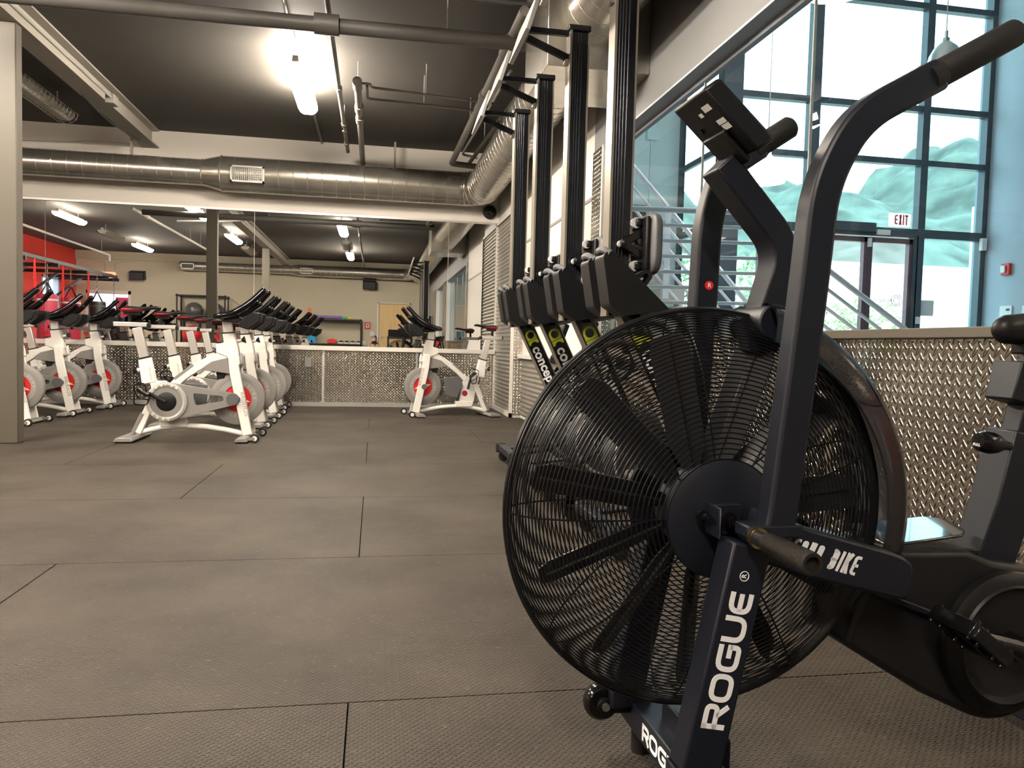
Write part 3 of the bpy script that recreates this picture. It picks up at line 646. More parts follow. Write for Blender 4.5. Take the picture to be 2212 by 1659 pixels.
speaker(-6.72, 2.55, 'black loudspeaker high on the back wall left of the column, in the mirror'); speaker(-0.19, 2.53, 'black loudspeaker under the duct beside the wooden door, in the mirror')
t = thing('fire_alarm_box', 'red framed fire alarm sign beside the wooden door', 'alarm', (-0.23, YB, 1.31))
MB().bx(-0.085, 0.085, 0, 0.03, -0.1, 0.1).build('frame', m_red, t, bevel=0.004); MB().bx(-0.05, 0.05, 0.03, 0.034, -0.06, 0.06).build('panel', m_paper, t); MB().bx(-0.018, 0.018, 0.034, 0.037, -0.022, 0.022).build('button', m_darkgrey, t)
tag(MB().bx(-0.145, -0.03, YB, YB + 0.012, 1.0, 1.13).build('light_switch', m_paper, bevel=0.003), 'white light switch plate left of the wooden door', 'switch')
tag(MB().bx(-0.38, -0.29, YB, YB + 0.012, 0.72, 0.84).build('wall_outlet', m_paper, bevel=0.003), 'white wall outlet under the light switch', 'outlet')
t = thing('exit_sign', 'orange lit exit sign on the back wall, half hidden by the rig, in the mirror', 'sign', (-7.55, YB, 2.52))
MB().bx(-0.2, 0.2, 0.0, 0.05, -0.1, 0.1).build('case', M('lit_orange_exit_face', (0.9, 0.5, 0.3), 0.4, var=0, emit=(1, 0.42, 0.22), estr=1.0), t, bevel=0.005)
mb = MB(); letters(mb, 'EXIT', (0.13, 0.051, -0.06), (-1, 0, 0), (0, 0, 1), 0.12, wd=0.42, gap=0.12, t=0.14, widths={'I': 0.12}); mb.build('lettering', m_skirt_red, t)
# ------------------------------------------------------------------ lobby beyond the window
LX0, LX1, LY0, LY1, LYN, LZ = XR + 0.14, 8.55, -3.0, 9.6, 11.0, 7.2
S_('lobby_floor', MB().bx(LX0, LX1, LY0, LYN, -0.04, 0.0), m_lobby_floor, 'pale lobby floor', 'floor')
mb = MB().bx(LX0 - 0.14, LX1 + 0.2, LY0 - 0.2, LYN + 0.2, LZ, LZ + 0.15)
S_('lobby_ceiling', mb, m_white_wall, 'high white lobby ceiling', 'ceiling')
S_('wall_lobby_right', MB().bx(LX1, LX1 + 0.15, LY0, LY1 + 0.2, 0, LZ), m_blue_wall, 'blue grey lobby wall on the far right', 'wall')
S_('wall_lobby_back', MB().bx(LX0, LX1, LY0 - 0.15, LY0, 0, LZ), m_lobby_wall, 'lobby wall behind the camera', 'wall')
S_('wall_lobby_niche', MB().bx(LX0 - 0.14, 4.5, LYN, LYN + 0.15, 0, LZ).bx(XR, LX0, YM, LYN, 0, LZ), m_lobby_wall, 'pale teal lit lobby wall behind the stairs', 'wall')
S_('wall_gym_upper', MB().bx(XR, LX0, LY0, YM + 0.15, ZC + 0.12, LZ), m_lobby_wall, 'upper lobby wall above the gym', 'wall')
fr = MB(); d0, d1 = LY1 - 0.05, LY1 + 0.07
for a, b in ((4.48, 4.75), (5.73, 5.88), (7.45, 7.56), (8.47, 8.55)): fr.bx(a, b, d0, d1, 0, LZ)
for a, b in ((4.20, 4.28), (3.46, 3.54), (2.46, 2.58), (5.6, 5.68)): fr.bx(4.48, 8.55, d0 + 0.01, d1 - 0.01, a, b)
fr.bx(4.48, 5.8, d0 + 0.01, d1 - 0.01, 0, 0.12).bx(7.5, 8.55, d0 + 0.01, d1 - 0.01, 0, 0.12)
# return wall of the niche
for a, b in ((9.6, 9.72), (10.9, 11.0)): fr.bx(4.47, 4.53, a, b, 0, LZ)
for a, b in ((4.20, 4.28), (3.46, 3.54), (2.46, 2.56)): fr.bx(4.475, 4.525, 9.6, 11.0, a, b)
f = tag(struct(fr.build('window_3', m_frame_dark)), 'tall dark framed glass wall of the lobby', 'window')
pane_y(LY1 + 0.008, [(4.48, 8.55, 2.5, LZ), (4.48, 5.88, 0.1, 2.5), (7.47, 8.55, 0.1, 2.5)], m_lobbyglass, f)
pane_x(4.5, 9.6, 11.0, 0, LZ, m_lobbyglass, f)
# double entrance doors
f = tag(struct(MB().bx(5.88, 6.02, d0, d1, 0, 2.48).bx(7.40, 7.47, d0, d1, 0, 2.48).build('door_4', m_frame_dark)), 'glazed double entrance doors of the lobby', 'door')
for a, b in ((6.02, 6.70), (6.72, 7.40)):
    mb = MB().bx(a, a + 0.055, d0 + 0.02, d1 - 0.02, 0.02, 2.44).bx(b - 0.055, b, d0 + 0.02, d1 - 0.02, 0.02, 2.44).bx(a, b, d0 + 0.02, d1 - 0.02, 2.37, 2.44).bx(a, b, d0 + 0.02, d1 - 0.02, 0.02, 0.2)
    lf = mb.build('door_leaf', M('dark_red_brown_frame', (0.10, 0.06, 0.07), 0.4), f)
    pane_y(LY1 + 0.008, [(a + 0.05, b - 0.05, 0.18, 2.38)], m_clearglass, lf)
t = thing('door_decal', 'ring shaped frosted logo with small lettering on the glass door', 'decal', (7.2, LY1 - 0.004, 1.58))
mb = MB()
for r, a0, a1 in ((0.075, 30, 330), (0.055, -120, 140), (0.095, -60, 70), (0.04, 0, 250)):
    mb.ribbon(arc(0, 0, r, a0, a1, 24), 0.009, 0, 0.001)
mb.build('ring_logo', m_frame_dark, t)
text_obj('decal_lettering', 'beaupenq', 0.085, (-0.24, 0, 0), (-1, 0, 0), (0, 0, 1), m_frame_dark, t, depth=0.0005)
# exit sign above the doors
t = thing('exit_sign', 'white exit sign with red letters above the lobby doors', 'sign', (7.12, LY1 - 0.1, 2.585))
MB().bx(-0.155, 0.155, -0.03, 0.03, 0, 0.185).build('case', M('lit_exit_face', (0.9, 0.9, 0.9), 0.4, var=0, emit=(1, 1, 1), estr=0.55), t, bevel=0.008)
mb = MB(); letters(mb, 'EXIT', (-0.105, -0.031, 0.025), (1, 0, 0), (0, 0, 1), 0.138, wd=0.37, gap=0.11, t=0.13, depth=0.001, widths={'I': 0.1}); mb.build('lettering', m_skirt_red, t)
tag(MB().bx(5.9, 6.75, LY1 - 0.13, LY1 - 0.05, 2.5, 2.62).build('door_closer', m_frame_dark, bevel=0.005), 'dark box of the automatic door opener above the doors', 'door opener')
tag(MB().bx(6.8, 7.0, LY1 - 0.09, LY1 - 0.05, 2.47, 2.54).build('motion_sensor', m_paper, bevel=0.005), 'small white sensor left of the lobby exit sign', 'sensor')
tag(MB().bx(6.69, 6.73, LY1 - 0.08, LY1 - 0.03, 2.30, 2.42).build('door_contact', m_paper, bevel=0.003), 'small white contact at the top between the door leaves', 'sensor')
tag(MB().bx(8.44, 8.52, LY1 - 0.11, LY1 - 0.05, 2.33, 2.5).build('wall_sensor', m_paper, bevel=0.004), 'small white box at the right end of the door header', 'sensor')
tag(MB().bx(7.48, 7.54, LY1 - 0.08, LY1 - 0.05, 1.26, 1.36).build('card_reader', m_paper, bevel=0.003), 'small white card reader on the mullion right of the doors', 'card reader')
tag(MB().bx(7.55, 7.80, LY1 - 0.003, LY1 + 0.002, 1.38, 1.6).build('paper_notice', m_paper), 'white paper notice taped to the glass right of the doors', 'notice')
t = thing('wall_panel', 'white intercom panel on the blue grey lobby wall', 'panel', (LX1, 9.12, 1.43))
MB().bx(-0.02, 0, -0.1, 0.1, -0.1, 0.1).build('plate', m_paper, t, bevel=0.003); MB().bx(-0.023, -0.02, -0.07, -0.01, 0.03, 0.06).bx(-0.023, -0.02, 0.02, 0.06, -0.06, -0.04).bx(-0.023, -0.02, -0.06, -0.04, -0.07, -0.05).build('buttons', m_darkgrey, t)
tag(MB().bx(LX1 - 0.02, LX1, 8.7, 8.85, 1.36, 1.52).build('switch_plate', m_paper, bevel=0.003), 'white switch plate at the right edge of the lobby wall', 'switch')
t = thing('fire_strobe', 'red and white fire alarm strobe on the blue grey lobby wall', 'alarm', (LX1, 9.14, 2.03))
MB().bx(-0.05, 0, -0.07, 0.07, -0.08, 0.08).build('case', m_red, t, bevel=0.008); MB().bx(-0.075, -0.05, -0.02, 0.055, -0.05, 0.05).build('strobe_lens', m_paper, t, bevel=0.008)
pipe('niche_conduit', [(4.02, LYN - 0.015, 3.93), (4.02, LYN - 0.015, 2.4)], 0.012, m_lobby_wall, 'thin conduit dropping down the pale lobby wall')
tag(MB().bx(3.94, 4.1, LYN - 0.06, LYN, 3.93, 4.15).build('conduit_box', m_lobby_wall, bevel=0.004), 'pale junction box on the lobby wall conduit', 'junction box')
tag(MB().bx(3.3, 3.95, LYN - 0.08, LYN, 2.35, 2.95).build('wall_cabinet', m_darkgrey, bevel=0.006), 'dark cabinet on the pale lobby wall behind the stair rails', 'cabinet')
# staircase
t = thing('staircase', 'pale lobby staircase with landing and sloping flights', 'stairs', (0, 0, 0))
MB().bx(LX0 + 0.02, 3.75, 7.05, 9.3, 1.0, 1.12).bx(LX0 + 0.02, 3.75, 7.05, 7.1, 0.0, 1.0).build('landing', m_plaster, t)
mb = MB()
for k in range(7): mb.bx(3.75 + 0.3 * k, 4.05 + 0.3 * k, 7.05, 8.15, 0.0 if False else 1.0 - 0.16 * (k + 1) - 0.04, 1.0 - 0.16 * (k + 1) + 0.12)
mb.build('lower_flight', m_plaster, t)
mb = MB()
for k in range(8): mb.bx(3.4 - 0.22 * k, 3.7 - 0.22 * k, 8.25, 9.3, 1.12 + 0.19 * k + 0.06, 1.12 + 0.19 * (k + 1))
mb.build('upper_flight', m_plaster, t)
def railing(name, label, a, b, y, n, dz, top, posts, low=0.0):
    t = thing(name, label, 'railing', (0, 0, 0), 0, 'stair railings in the lobby')
    a, b = Vector((a[0], y, a[1])), Vector((b[0], y, b[1]))
    MB().cyl(a, b, 0.028, seg=12).build('handrail', m_rail, t)
    for k in range(1, n + 1): MB().cyl(a - Vector((0, 0, dz * k)), b - Vector((0, 0, dz * k)), 0.018, seg=10).build('rail', m_rail, t)
    for q in posts:
        p = a.lerp(b, q); MB().bx(p.x - 0.035, p.x + 0.035, y - 0.03, y + 0.03, p.z - dz * n - 0.14, p.z + 0.02).build('post', m_rail, t)
railing('stair_railing', 'level landing railing of pale grey bars in the lobby', (1.9, 2.13), (3.75, 2.17), 7.0, 7, 0.148, 2.15, (0.02, 0.99))
railing('stair_railing', 'railing sloping down to the right toward the lobby doors', (3.78, 2.08), (6.1, 0.62), 7.0, 5, 0.19, 2, (0.03, 0.98))
railing('stair_railing', 'steep railing of the upper stair flight beside the rowing machine', (1.9, 3.75), (4.3, 1.3), 8.2, 4, 0.22, 2, (0.02, 0.55, 0.98))
# pendant lamps
def pendant(x, y, z, mat, label, r=0.2, hh=0.3):
    t = thing('pendant_lamp', label, 'pendant lamp', (x, y, z), 0, 'dome pendant lamps in the lobby')
    prof = [(r, 0), (r * 0.98, hh * 0.12), (r * 0.86, hh * 0.45), (r * 0.62, hh * 0.75), (r * 0.34, hh * 0.92), (r * 0.2, hh), (r * 0.19, hh * 1.12), (0, hh * 1.14)]
    MB().lathe(prof, seg=36).build('lamp_shade', mat, t, normals=True)
    MB().cyl((0, 0, hh * 1.12), (0, 0, hh * 1.4), 0.02, seg=12).build('cap', m_steel, t)
    MB().cyl((0, 0, hh * 1.4), (0, 0, LZ - z), 0.006, seg=8).build('cord', m_conduit, t)
pendant(4.30, 8.0, 2.71, m_pend_lit, 'glowing white dome pendant behind the fan bike console')
pendant(6.48, 8.0, 4.17, m_steel, 'grey metal dome pendant near the top right window')
pendant(4.55, 7.2, 4.5, m_pend_lit, 'large glowing dome pendant at the top of the picture', 0.34, 0.45)
# outdoors
S_('ground', MB().bx(-40, 70, -40, 70, -0.12, -0.06), m_pave, 'pale paving outside the building', 'ground')
def hill(a, b):
    x = -2 + 46 * a; d = b * 24
    z = 15.5 * (1 - (1 - b) ** 2.2) * (0.75 + 0.12 * sin(a * 9) + 0.1 * sin(a * 23 + 1)) + 0.35 * sin(x * 2.1 + d) * b + 0.3 * sin(x * 0.9 - d * 1.7) * b
    return Vector((x, 24.5 + d, z - 0.1))
tag(MB().grid(hill, 90, 50).build('hillside', m_hill), 'grey green hillside seen through the lobby glass', 'hill', kind='structure')
S_('outdoor_wall', MB().bx(8, 24, 22.0, 22.3, -0.1, 3.75), m_plaster, 'bright pale garden wall outside the lobby doors', 'wall')
S_('neighbour_building', MB().bx(13.2, 22, 14.8, 15.2, -0.1, 4.2), m_plaster, 'pale wall of the neighbouring building right of the lobby doors', 'wall')
S_('sun_block_building', MB().bx(-25, 10, -10.5, -10, -0.1, 6.5), m_plaster, 'pale building added behind the gym to block the sun, seen through the back opening', 'wall')  # added wall that keeps direct sun from entering the back opening
S_('side_building', MB().bx(-13.5, -13, -12, 6, -0.1, 6.0), m_plaster, 'pale building beside the gym, seen through the red wall doorway', 'wall')
def tree(x, y, h, r, n, label, low=0.2):
    t = thing('small_tree', label, 'tree', (x, y, -0.06), 0, 'trees outside the lobby doors')
    mb = MB().tube([(0, 0, 0), (0.05, 0, h * 0.4), (0.02, 0.03, h * 0.8)], [0.06, 0.045, 0.015], 8)
    for k in range(7):
        a = k * 2.4; mb.tube([(0.03, 0, h * (0.3 + 0.07 * k)), (r * 0.6 * cos(a), r * 0.6 * sin(a), h * (0.45 + 0.07 * k))], [0.02, 0.006], 5)
    mb.build('trunk', m_bark, t)
    rnd = random.Random(int(x * 100)); mb = MB()
    for k in range(n):
        a, zz, rr = rnd.uniform(0, 2 * pi), rnd.uniform(low, 1), sqrt(rnd.random()) * r
        c = Vector((rr * cos(a), rr * sin(a), h * zz)); e = Vector((rnd.uniform(-1, 1), rnd.uniform(-1, 1), rnd.uniform(-1, 1))).normalized(); f_ = e.orthogonal(); s_ = rnd.uniform(0.05, 0.1)
        mb._face([mb.b.verts.new(c + e * s_), mb.b.verts.new(c + f_ * s_ * .55), mb.b.verts.new(c - e * s_), mb.b.verts.new(c - f_ * s_ * .55)])
    mb.build('foliage', m_leaf, t, normals=False)
for a in ((8.7, 16, 3.2, 0.9, 420, 'small leafy tree behind the left leaf of the lobby doors'), (11.2, 16.2, 2.1, 0.95, 520, 'low bushy tree behind the right leaf of the lobby doors'), (10.6, 19.6, 3.3, 1.0, 420, 'taller thin tree further out behind the lobby doors'), (12.95, 19.3, 1.9, 1.1, 520, 'wide low tree furthest right behind the lobby doors'), (6.4, 15.4, 3.0, 0.9, 380, 'small tree behind the stair railing'), (13.4, 13.2, 2.3, 0.8, 380, 'dark tree beside the neighbouring building')): tree(*a)
# ------------------------------------------------------------------ indoor cycling bikes
# local frame: x forward, y left, z up; origin on the floor below the front foot
m_clearring = M('pearl_grey_ring', (0.40, 0.385, 0.36), 0.18, var=0.05, coat=0.6)
def spin_bike(label, loc, rz):
    t = thing('spin_bike', label, 'exercise bike', loc, rz, 'white indoor cycling bikes')
    # frame
    mb = MB()
    mb.ribbon([(-0.755, 0.44), (-0.790, 0.637)], [0.105, 0.09], -0.028, 0.028)
    mb.ribbon(fillet([(-0.60, 0.40), (-0.50, 0.505), (-0.36, 0.60), (-0.26, 0.655), (-0.14, 0.685)], 0.05), [0.062] * 3 + [0.064] * 13 + [0.075] * 4 if False else 0.064, -0.026, 0.026)
    mb.prism([(-0.215, 0.842), (-0.129, 0.85), (-0.098, 0.74), (-0.085, 0.66), (-0.15, 0.645), (-0.26, 0.69), (-0.262, 0.755), (-0.203, 0.772)], -0.036, 0.036)
    for s in (-1, 1):
        mb.ribbon(fillet([(-0.125, 0.69), (-0.115, 0.56), (-0.01, 0.045)], 0.06), 0.078, s * 0.075 - 0.014, s * 0.075 + 0.014)
        mb.prism([(-0.165, 0.664), (-0.08, 0.672), (-0.07, 0.60), (-0.15, 0.57)], s * 0.03, s * 0.088)
    mb.prism([(-0.755, 0.46), (-0.64, 0.46), (-0.56, 0.40), (-0.52, 0.16), (-0.69, 0.16), (-0.72, 0.33)], -0.024, 0.024)
    mb.ribbon(fillet([(-0.70, 0.36), (-0.745, 0.275), (-0.84, 0.05)], 0.05), 0.06, -0.028, 0.028)
    mb.prism([(-0.68, 0.165), (-0.48, 0.165), (-0.47, 0.10), (-0.67, 0.10)], -0.03, 0.03)
    mb.tube([(x, 0, z) for x, z in ((-0.85, 0.05), (-0.76, 0.073), (-0.66, 0.095), (-0.56, 0.107), (-0.45, 0.108), (-0.33, 0.10), (-0.2, 0.08), (-0.04, 0.045))], 0.022, 12)
    fr = mb.build('frame', m_bwhite, t, bevel=0.007)
    mb = MB(); letters(mb, 'SCHWINN', (0.002, -0.0895, 0.20), (-0.2, 0, 1), (-1, 0, -0.2), 0.034, wd=0.66, gap=0.2, t=0.2, widths={'I': 0.25, 'W': 0.95})
    letters(mb, 'SCHWINN', (-0.095, 0.0895, 0.53), (0.2, 0, -1), (1, 0, 0.2), 0.034, wd=0.66, gap=0.2, t=0.2, widths={'I': 0.25, 'W': 0.95}); mb.build('lettering', m_lettergrey, fr)
    mb = MB(); letters(mb, 'SCHWINN', (-0.728, -0.0285, 0.47), (-0.14, 0, 1), (-1, 0, -0.14), 0.016, wd=0.6, gap=0.3, t=0.16, widths={'I': 0.2, 'W': 0.9}); mb.build('post_lettering', m_lettergrey, fr)
    # grey rear leg pad and top tube pad
    MB().ribbon([(-0.80, 0.205), (-0.87, 0.055)], 0.03, -0.03, 0.03).build('leg_pad', m_bgrey, t, bevel=0.004)
    MB().ribbon([(-0.57, 0.475), (-0.43, 0.59)], 0.022, -0.028, 0.028).build('tube_pad', m_bgrey, t, bevel=0.004)
    # side panels and brake
    pn = [(-0.345, 0.578), (-0.29, 0.62), (-0.172, 0.652), (-0.15, 0.525), (-0.335, 0.548)]
    for s in (-1, 1):
        f = MB().prism(pn, s * 0.03, s * 0.062).build('side_panel', m_bgrey, t, bevel=0.005)
    MB().prism([(-0.262, 0.54), (-0.18, 0.535), (-0.198, 0.486), (-0.25, 0.478)], -0.03, 0.03).build('brake_pad', m_black, t, bevel=0.006)
    # flywheel
    FX, FZ = -0.097, 0.329
    fw = MB().lathe([(0.207, -0.022), (0.207, 0.022), (0.2, 0.026), (0.15, 0.026), (0.146, 0.02), (0.14, 0.02), (0.14, -0.02), (0.146, -0.02), (0.15, -0.026), (0.2, -0.026), (0.207, -0.022)], (FX, 0, FZ), (0, 1, 0), 48).build('flywheel', m_bgrey, t)
    MB().lathe([(0.15, 0.028), (0.106, 0.028), (0.106, -0.028), (0.15, -0.028), (0.15, 0.028)], (FX, 0, FZ), (0, 1, 0), 40).build('flywheel_ring', M('pale_grey_ring', (0.28, 0.265, 0.25), 0.35) if 'pale_grey_ring' not in bpy.data.materials else bpy.data.materials['pale_grey_ring'], fw)
    MB().cyl((FX, -0.02, FZ), (FX, 0.02, FZ), 0.107, seg=36).build('flywheel_disc', m_red, fw)
    mb = MB()
    for s in (-1, 1):
        for k in range(4):
            a = radians(75 + 90 * k + (0 if k % 2 else 15)); L = 0.1 if k % 2 else 0.085; w_ = 0.024
            q = lambda r, dw: (FX + cos(a) * r - sin(a) * dw, FZ + sin(a) * r + cos(a) * dw)
            mb.prism([q(0.012, -w_), q(L, 0), q(0.012, w_)], s * 0.02, s * 0.0225)
    mb.build('star', m_cream, fw)
    mb = MB()
    for s in (-1, 1):
        for base in (50, 230):
            for k, ch in enumerate('SCHWINN'):
                a = radians(base + 48 - k * 16); c = Vector((FX + cos(a) * 0.118 * 1, s * 0.0285, FZ + sin(a) * 0.118))
                er = Vector((cos(a), 0, sin(a))); et = Vector((sin(a), 0, -cos(a)))
                if s > 0: et = -et
                letters(mb, ch, c - et * 0.008, et, er, 0.021, wd=0.66, t=0.2, widths={'I': 0.25, 'W': 0.9})
    mb.build('ring_lettering', m_lettergrey, fw)
    MB().cyl((FX, -0.1, FZ), (FX, 0.095, FZ), 0.03, seg=20).build('hub', m_greytrim, fw)
    # chain guard on the right-hand side
    CX, CZ = -0.605, 0.304
    top = arc(CX, CZ, 0.15, 80, 280, 18); nose = arc(-0.121, FZ, 0.048, -80, 80, 8)
    outer = top + nose
    hole = fillet([(-0.41, 0.35), (-0.405, 0.372), (-0.195, 0.352), (-0.19, 0.312), (-0.33, 0.288), (-0.395, 0.275)], 0.02, 3, closed=True)
    b = bmesh.new()
    def loop(pts, y): return [b.verts.new((p[0], y, p[1])) for p in pts]
    for y in (-0.07, -0.105):
        A = loop(outer, y); H = loop(hole, y)
        ea = [b.edges.new((A[i], A[(i + 1) % len(A)])) for i in range(len(A))]; eh = [b.edges.new((H[i], H[(i + 1) % len(H)])) for i in range(len(H))]
        bmesh.ops.triangle_fill(b, use_beauty=True, use_dissolve=False, edges=ea + eh)
        if y == -0.07: A0, H0 = A, H
    for P, Q in ((A0, A), (H0, H)):
        for i in range(len(P)):
            try: b.faces.new((P[i], P[(i + 1) % len(P)], Q[(i + 1) % len(P)], Q[i]))
            except ValueError: pass
    mb = MB(); mb.b.free(); mb.b = b
    cg = mb.build('chain_guard', m_bgrey, t, bevel=0.004)
    MB().lathe([(0.152, -0.10), (0.15, -0.115), (0.132, -0.122), (0.118, -0.116), (0.116, -0.10)], (CX, 0, CZ), (0, 1, 0), 40).build('crank_ring', m_clearring, cg)
    MB().cyl((CX, -0.1, CZ), (CX, -0.112, CZ), 0.117, seg=36).build('crank_cover', m_bgrey, cg)
    MB().lathe([(0, -0.124), (0.03, -0.124), (0.06, -0.118), (0.074, -0.112), (0.074, -0.1)], (CX, 0, CZ), (0, 1, 0), 32).build('crank_disc', m_black, cg)
    MB().cyl((-0.121, -0.1, FZ), (-0.121, -0.118, FZ), 0.046, seg=28).build('axle_cap', m_greytrim, cg)
    mb = MB()
    for k, ch in enumerate('CHWINN'):
        a = radians(140 - k * 17); er = Vector((cos(a), 0, sin(a))); et = Vector((sin(a), 0, -cos(a)))
        letters(mb, ch, Vector((CX, -0.1232, CZ)) + er * 0.121 - et * 0.008, et, er, 0.022, wd=0.66, t=0.2, widths={'I': 0.25, 'W': 0.9})
    for k, ch in enumerate('DUAL'):
        a = radians(225 + k * 18); er = Vector((cos(a), 0, sin(a))); et = Vector((-sin(a), 0, cos(a)))
        letters(mb, ch, Vector((CX, -0.1232, CZ)) + er * 0.143 - et * 0.008, et, -er, 0.022, wd=0.66, t=0.2, widths={'I': 0.25})
    mb.build('cover_lettering', m_bwhite, cg)
    # left-hand side: flat grey guard plate and badge
    MB().prism([(-0.32, 0.41), (-0.20, 0.43), (-0.185, 0.24), (-0.34, 0.22)], 0.03, 0.045).build('inner_guard', m_greytrim, t) if False else None
    MB().prism([(-0.335, 0.43), (-0.50, 0.44), (-0.545, 0.37), (-0.49, 0.205), (-0.345, 0.235)], 0.03, 0.05).build('inner_guard', m_greytrim, t, bevel=0.004)
    MB().cyl((-0.58, 0.024, 0.255), (-0.58, 0.028, 0.255), 0.032, seg=24).build('round_badge', m_redvinyl, t)
    # cranks and pedals with toe cages
    for s, ang in ((-1, 153), (1, 333 - 270 + 40)):
        d = Vector((cos(radians(ang)), 0, sin(radians(ang)))); y0 = s * (0.128 if s < 0 else 0.06)
        c = Vector((CX, y0, CZ)); e = c + d * 0.165
        MB().tube([c, e], [0.016, 0.012], 10).build('crank_arm', m_black, t)
        pd = Vector((e.x, e.y + s * 0.055, e.z))
        mb = MB().box(pd, (0.085, 0.075, 0.022), Matrix.Rotation(radians(35), 3, 'Y')).cyl(e, pd, 0.008, seg=10)
        mb.tube(fillet([pd + Vector((0.03, -0.03, 0.0)), pd + Vector((0.02, -0.03, 0.075)), pd + Vector((-0.07, 0, 0.055)), pd + Vector((-0.05, 0.02, -0.04)), pd + Vector((0.03, 0.03, -0.06))], 0.03), 0.0055, 6)
        mb.tube(fillet([pd + Vector((-0.05, -0.03, 0)), pd + Vector((-0.06, -0.03, -0.09)), pd + Vector((0.02, 0.03, -0.10)), pd + Vector((0.045, 0.03, 0))], 0.03), 0.006, 6)
        mb.build('pedal', m_gloss, t, bevel=0.004)
    # seat post, slider, saddle
    MB().ribbon([(-0.785, 0.60), (-0.846, 0.868)], 0.07, -0.02, 0.02).build('seat_post', m_alu, t, bevel=0.004)
    MB().ribbon([(-0.787, 0.631), (-0.790, 0.643)], 0.092, -0.031, 0.031).build('post_collar', m_black, t, bevel=0.002)
    sl = MB().bx(-1.015, -0.77, -0.024, 0.024, 0.872, 0.91).build('seat_slider', m_alu, t, bevel=0.006)
    MB().bx(-0.772, -0.752, -0.026, 0.026, 0.868, 0.905).bx(-1.025, -1.012, -0.026, 0.026, 0.87, 0.912).build('slider_cap', m_black, sl, bevel=0.004)
    MB().cyl((-0.9, 0, 0.9), (-0.9, 0, 0.985), 0.014).bx(-0.94, -0.83, -0.02, 0.02, 0.965, 0.985).build('saddle_clamp', m_black, t)
    _st = [(-0.96, 1.002, 0.998), (-0.945, 1.024, 0.984), (-0.917, 1.034, 0.978), (-0.885, 1.033, 0.979), (-0.838, 1.029, 0.986), (-0.80, 1.030, 0.995), (-0.759, 1.034, 1.006), (-0.712, 1.040, 1.012), (-0.69, 1.035, 1.013), (-0.678, 1.026, 1.018)]
    _sw = [0.03, 0.062, 0.078, 0.080, 0.066, 0.046, 0.030, 0.024, 0.018, 0.006]
    def sad(a, b_):
        k = min(a * 9, 8.999); q = int(k); f = k - q; th = 2 * pi * b_
        x, tp, bt = [_st[q][c] * (1 - f) + _st[q + 1][c] * f for c in range(3)]; wd = _sw[q] * (1 - f) + _sw[q + 1] * f
        return Vector((x, wd * cos(th), (tp + bt) / 2 + (tp - bt) / 2 * sin(th) * (1 - 0.15 * abs(cos(th)))))
    sd = MB().grid(sad, 36, 24); bmesh.ops.remove_doubles(sd.b, verts=sd.b.verts, dist=1e-5); bmesh.ops.holes_fill(sd.b, edges=[e for e in sd.b.edges if len(e.link_faces) == 1], sides=0)
    for f in sd.b.faces:
        c = f.calc_center_median()
        if c.x < -0.785 and c.z < 1.014 - 0.05 * (c.x + 0.96) : f.material_index = 1
    sd.build('saddle', [m_black, m_redvinyl], t, ang=60)
    mb = MB().cyl((-0.80, 0, 0.55), (-0.845, 0, 0.54), 0.014).build('knob_stem', m_bwhite, t)
    mb = MB().cyl((-0.845, 0, 0.54), (-0.872, 0, 0.534), 0.011, 0.028, seg=12).build('adjust_knob', m_black, t)
    # head post, handlebar, knobs
    MB().ribbon([(-0.172, 0.82), (-0.186, 0.945)], 0.072, -0.02, 0.02).build('handlebar_post', m_alu, t, bevel=0.004)
    MB().ribbon([(-0.171, 0.842), (-0.172, 0.852)], 0.09, -0.038, 0.038).build('post_collar', m_black, t, bevel=0.002)
    MB().cyl((-0.237, 0, 0.77), (-0.255, 0, 0.80), 0.008).cyl((-0.252, 0, 0.795), (-0.262, 0, 0.83), 0.013, 0.024, seg=14).build('tension_knob', m_red, t)
    MB().bx(-0.262, -0.205, -0.034, 0.034, 0.762, 0.775).build('tension_cap', m_black, t, bevel=0.003)
    MB().cyl((-0.115, 0, 0.782), (-0.075, 0, 0.79), 0.012).build('knob_stem', m_bwhite, t)
    MB().cyl((-0.075, 0, 0.79), (-0.048, 0, 0.797), 0.012, 0.03, seg=12).build('adjust_knob', m_black, t)
    mb = MB()
    for s in (-1, 1):
        mb.tube(fillet([(-0.24, s * 0.02, 0.962), (-0.25, s * 0.10, 0.96), (-0.24, s * 0.2, 0.965), (-0.12, s * 0.235, 0.985), (0.0, s * 0.20, 1.065), (0.105, s * 0.15, 1.18)], 0.06), [0.019] * 26, 12) if False else None
        P = fillet([(-0.24, 0, 0.962), (-0.255, s * 0.12, 0.96), (-0.235, s * 0.225, 0.966), (-0.11, s * 0.235, 0.99), (0.01, s * 0.18, 1.075), (0.105, s * 0.14, 1.18)], 0.07)
        mb.tube(P, [0.019 + 0.004 * min(1, i / 15) for i in range(len(P))], 12)
        mb.ball((0.105, s * 0.14, 1.18), 0.0225, 12, 8)
        P = fillet([(-0.2, s * 0.05, 0.965), (-0.06, s * 0.07, 1.0), (0.05, s * 0.085, 1.085)], 0.05)
        mb.tube(P, 0.02, 10); mb.ball((0.05, s * 0.085, 1.085), 0.02, 12, 8)
    mb.build('handlebar', m_gloss, t)
    mb = MB().prism([(-0.22, 0.935), (-0.10, 0.925), (-0.06, 0.955), (-0.10, 0.985), (-0.22, 0.965)], -0.05, 0.05).build('handlebar_stem', m_black, t, bevel=0.006)
    for s in (-1, 1):
        MB().prism(fillet([(-0.075, 0.895), (-0.045, 0.962), (0.028, 1.01), (0.098, 1.005), (0.082, 0.935), (0.0, 0.872)], 0.015, 3, closed=True), s * 0.115 - 0.045, s * 0.115 + 0.045).build('bottle_holder', m_black, t, bevel=0.008)
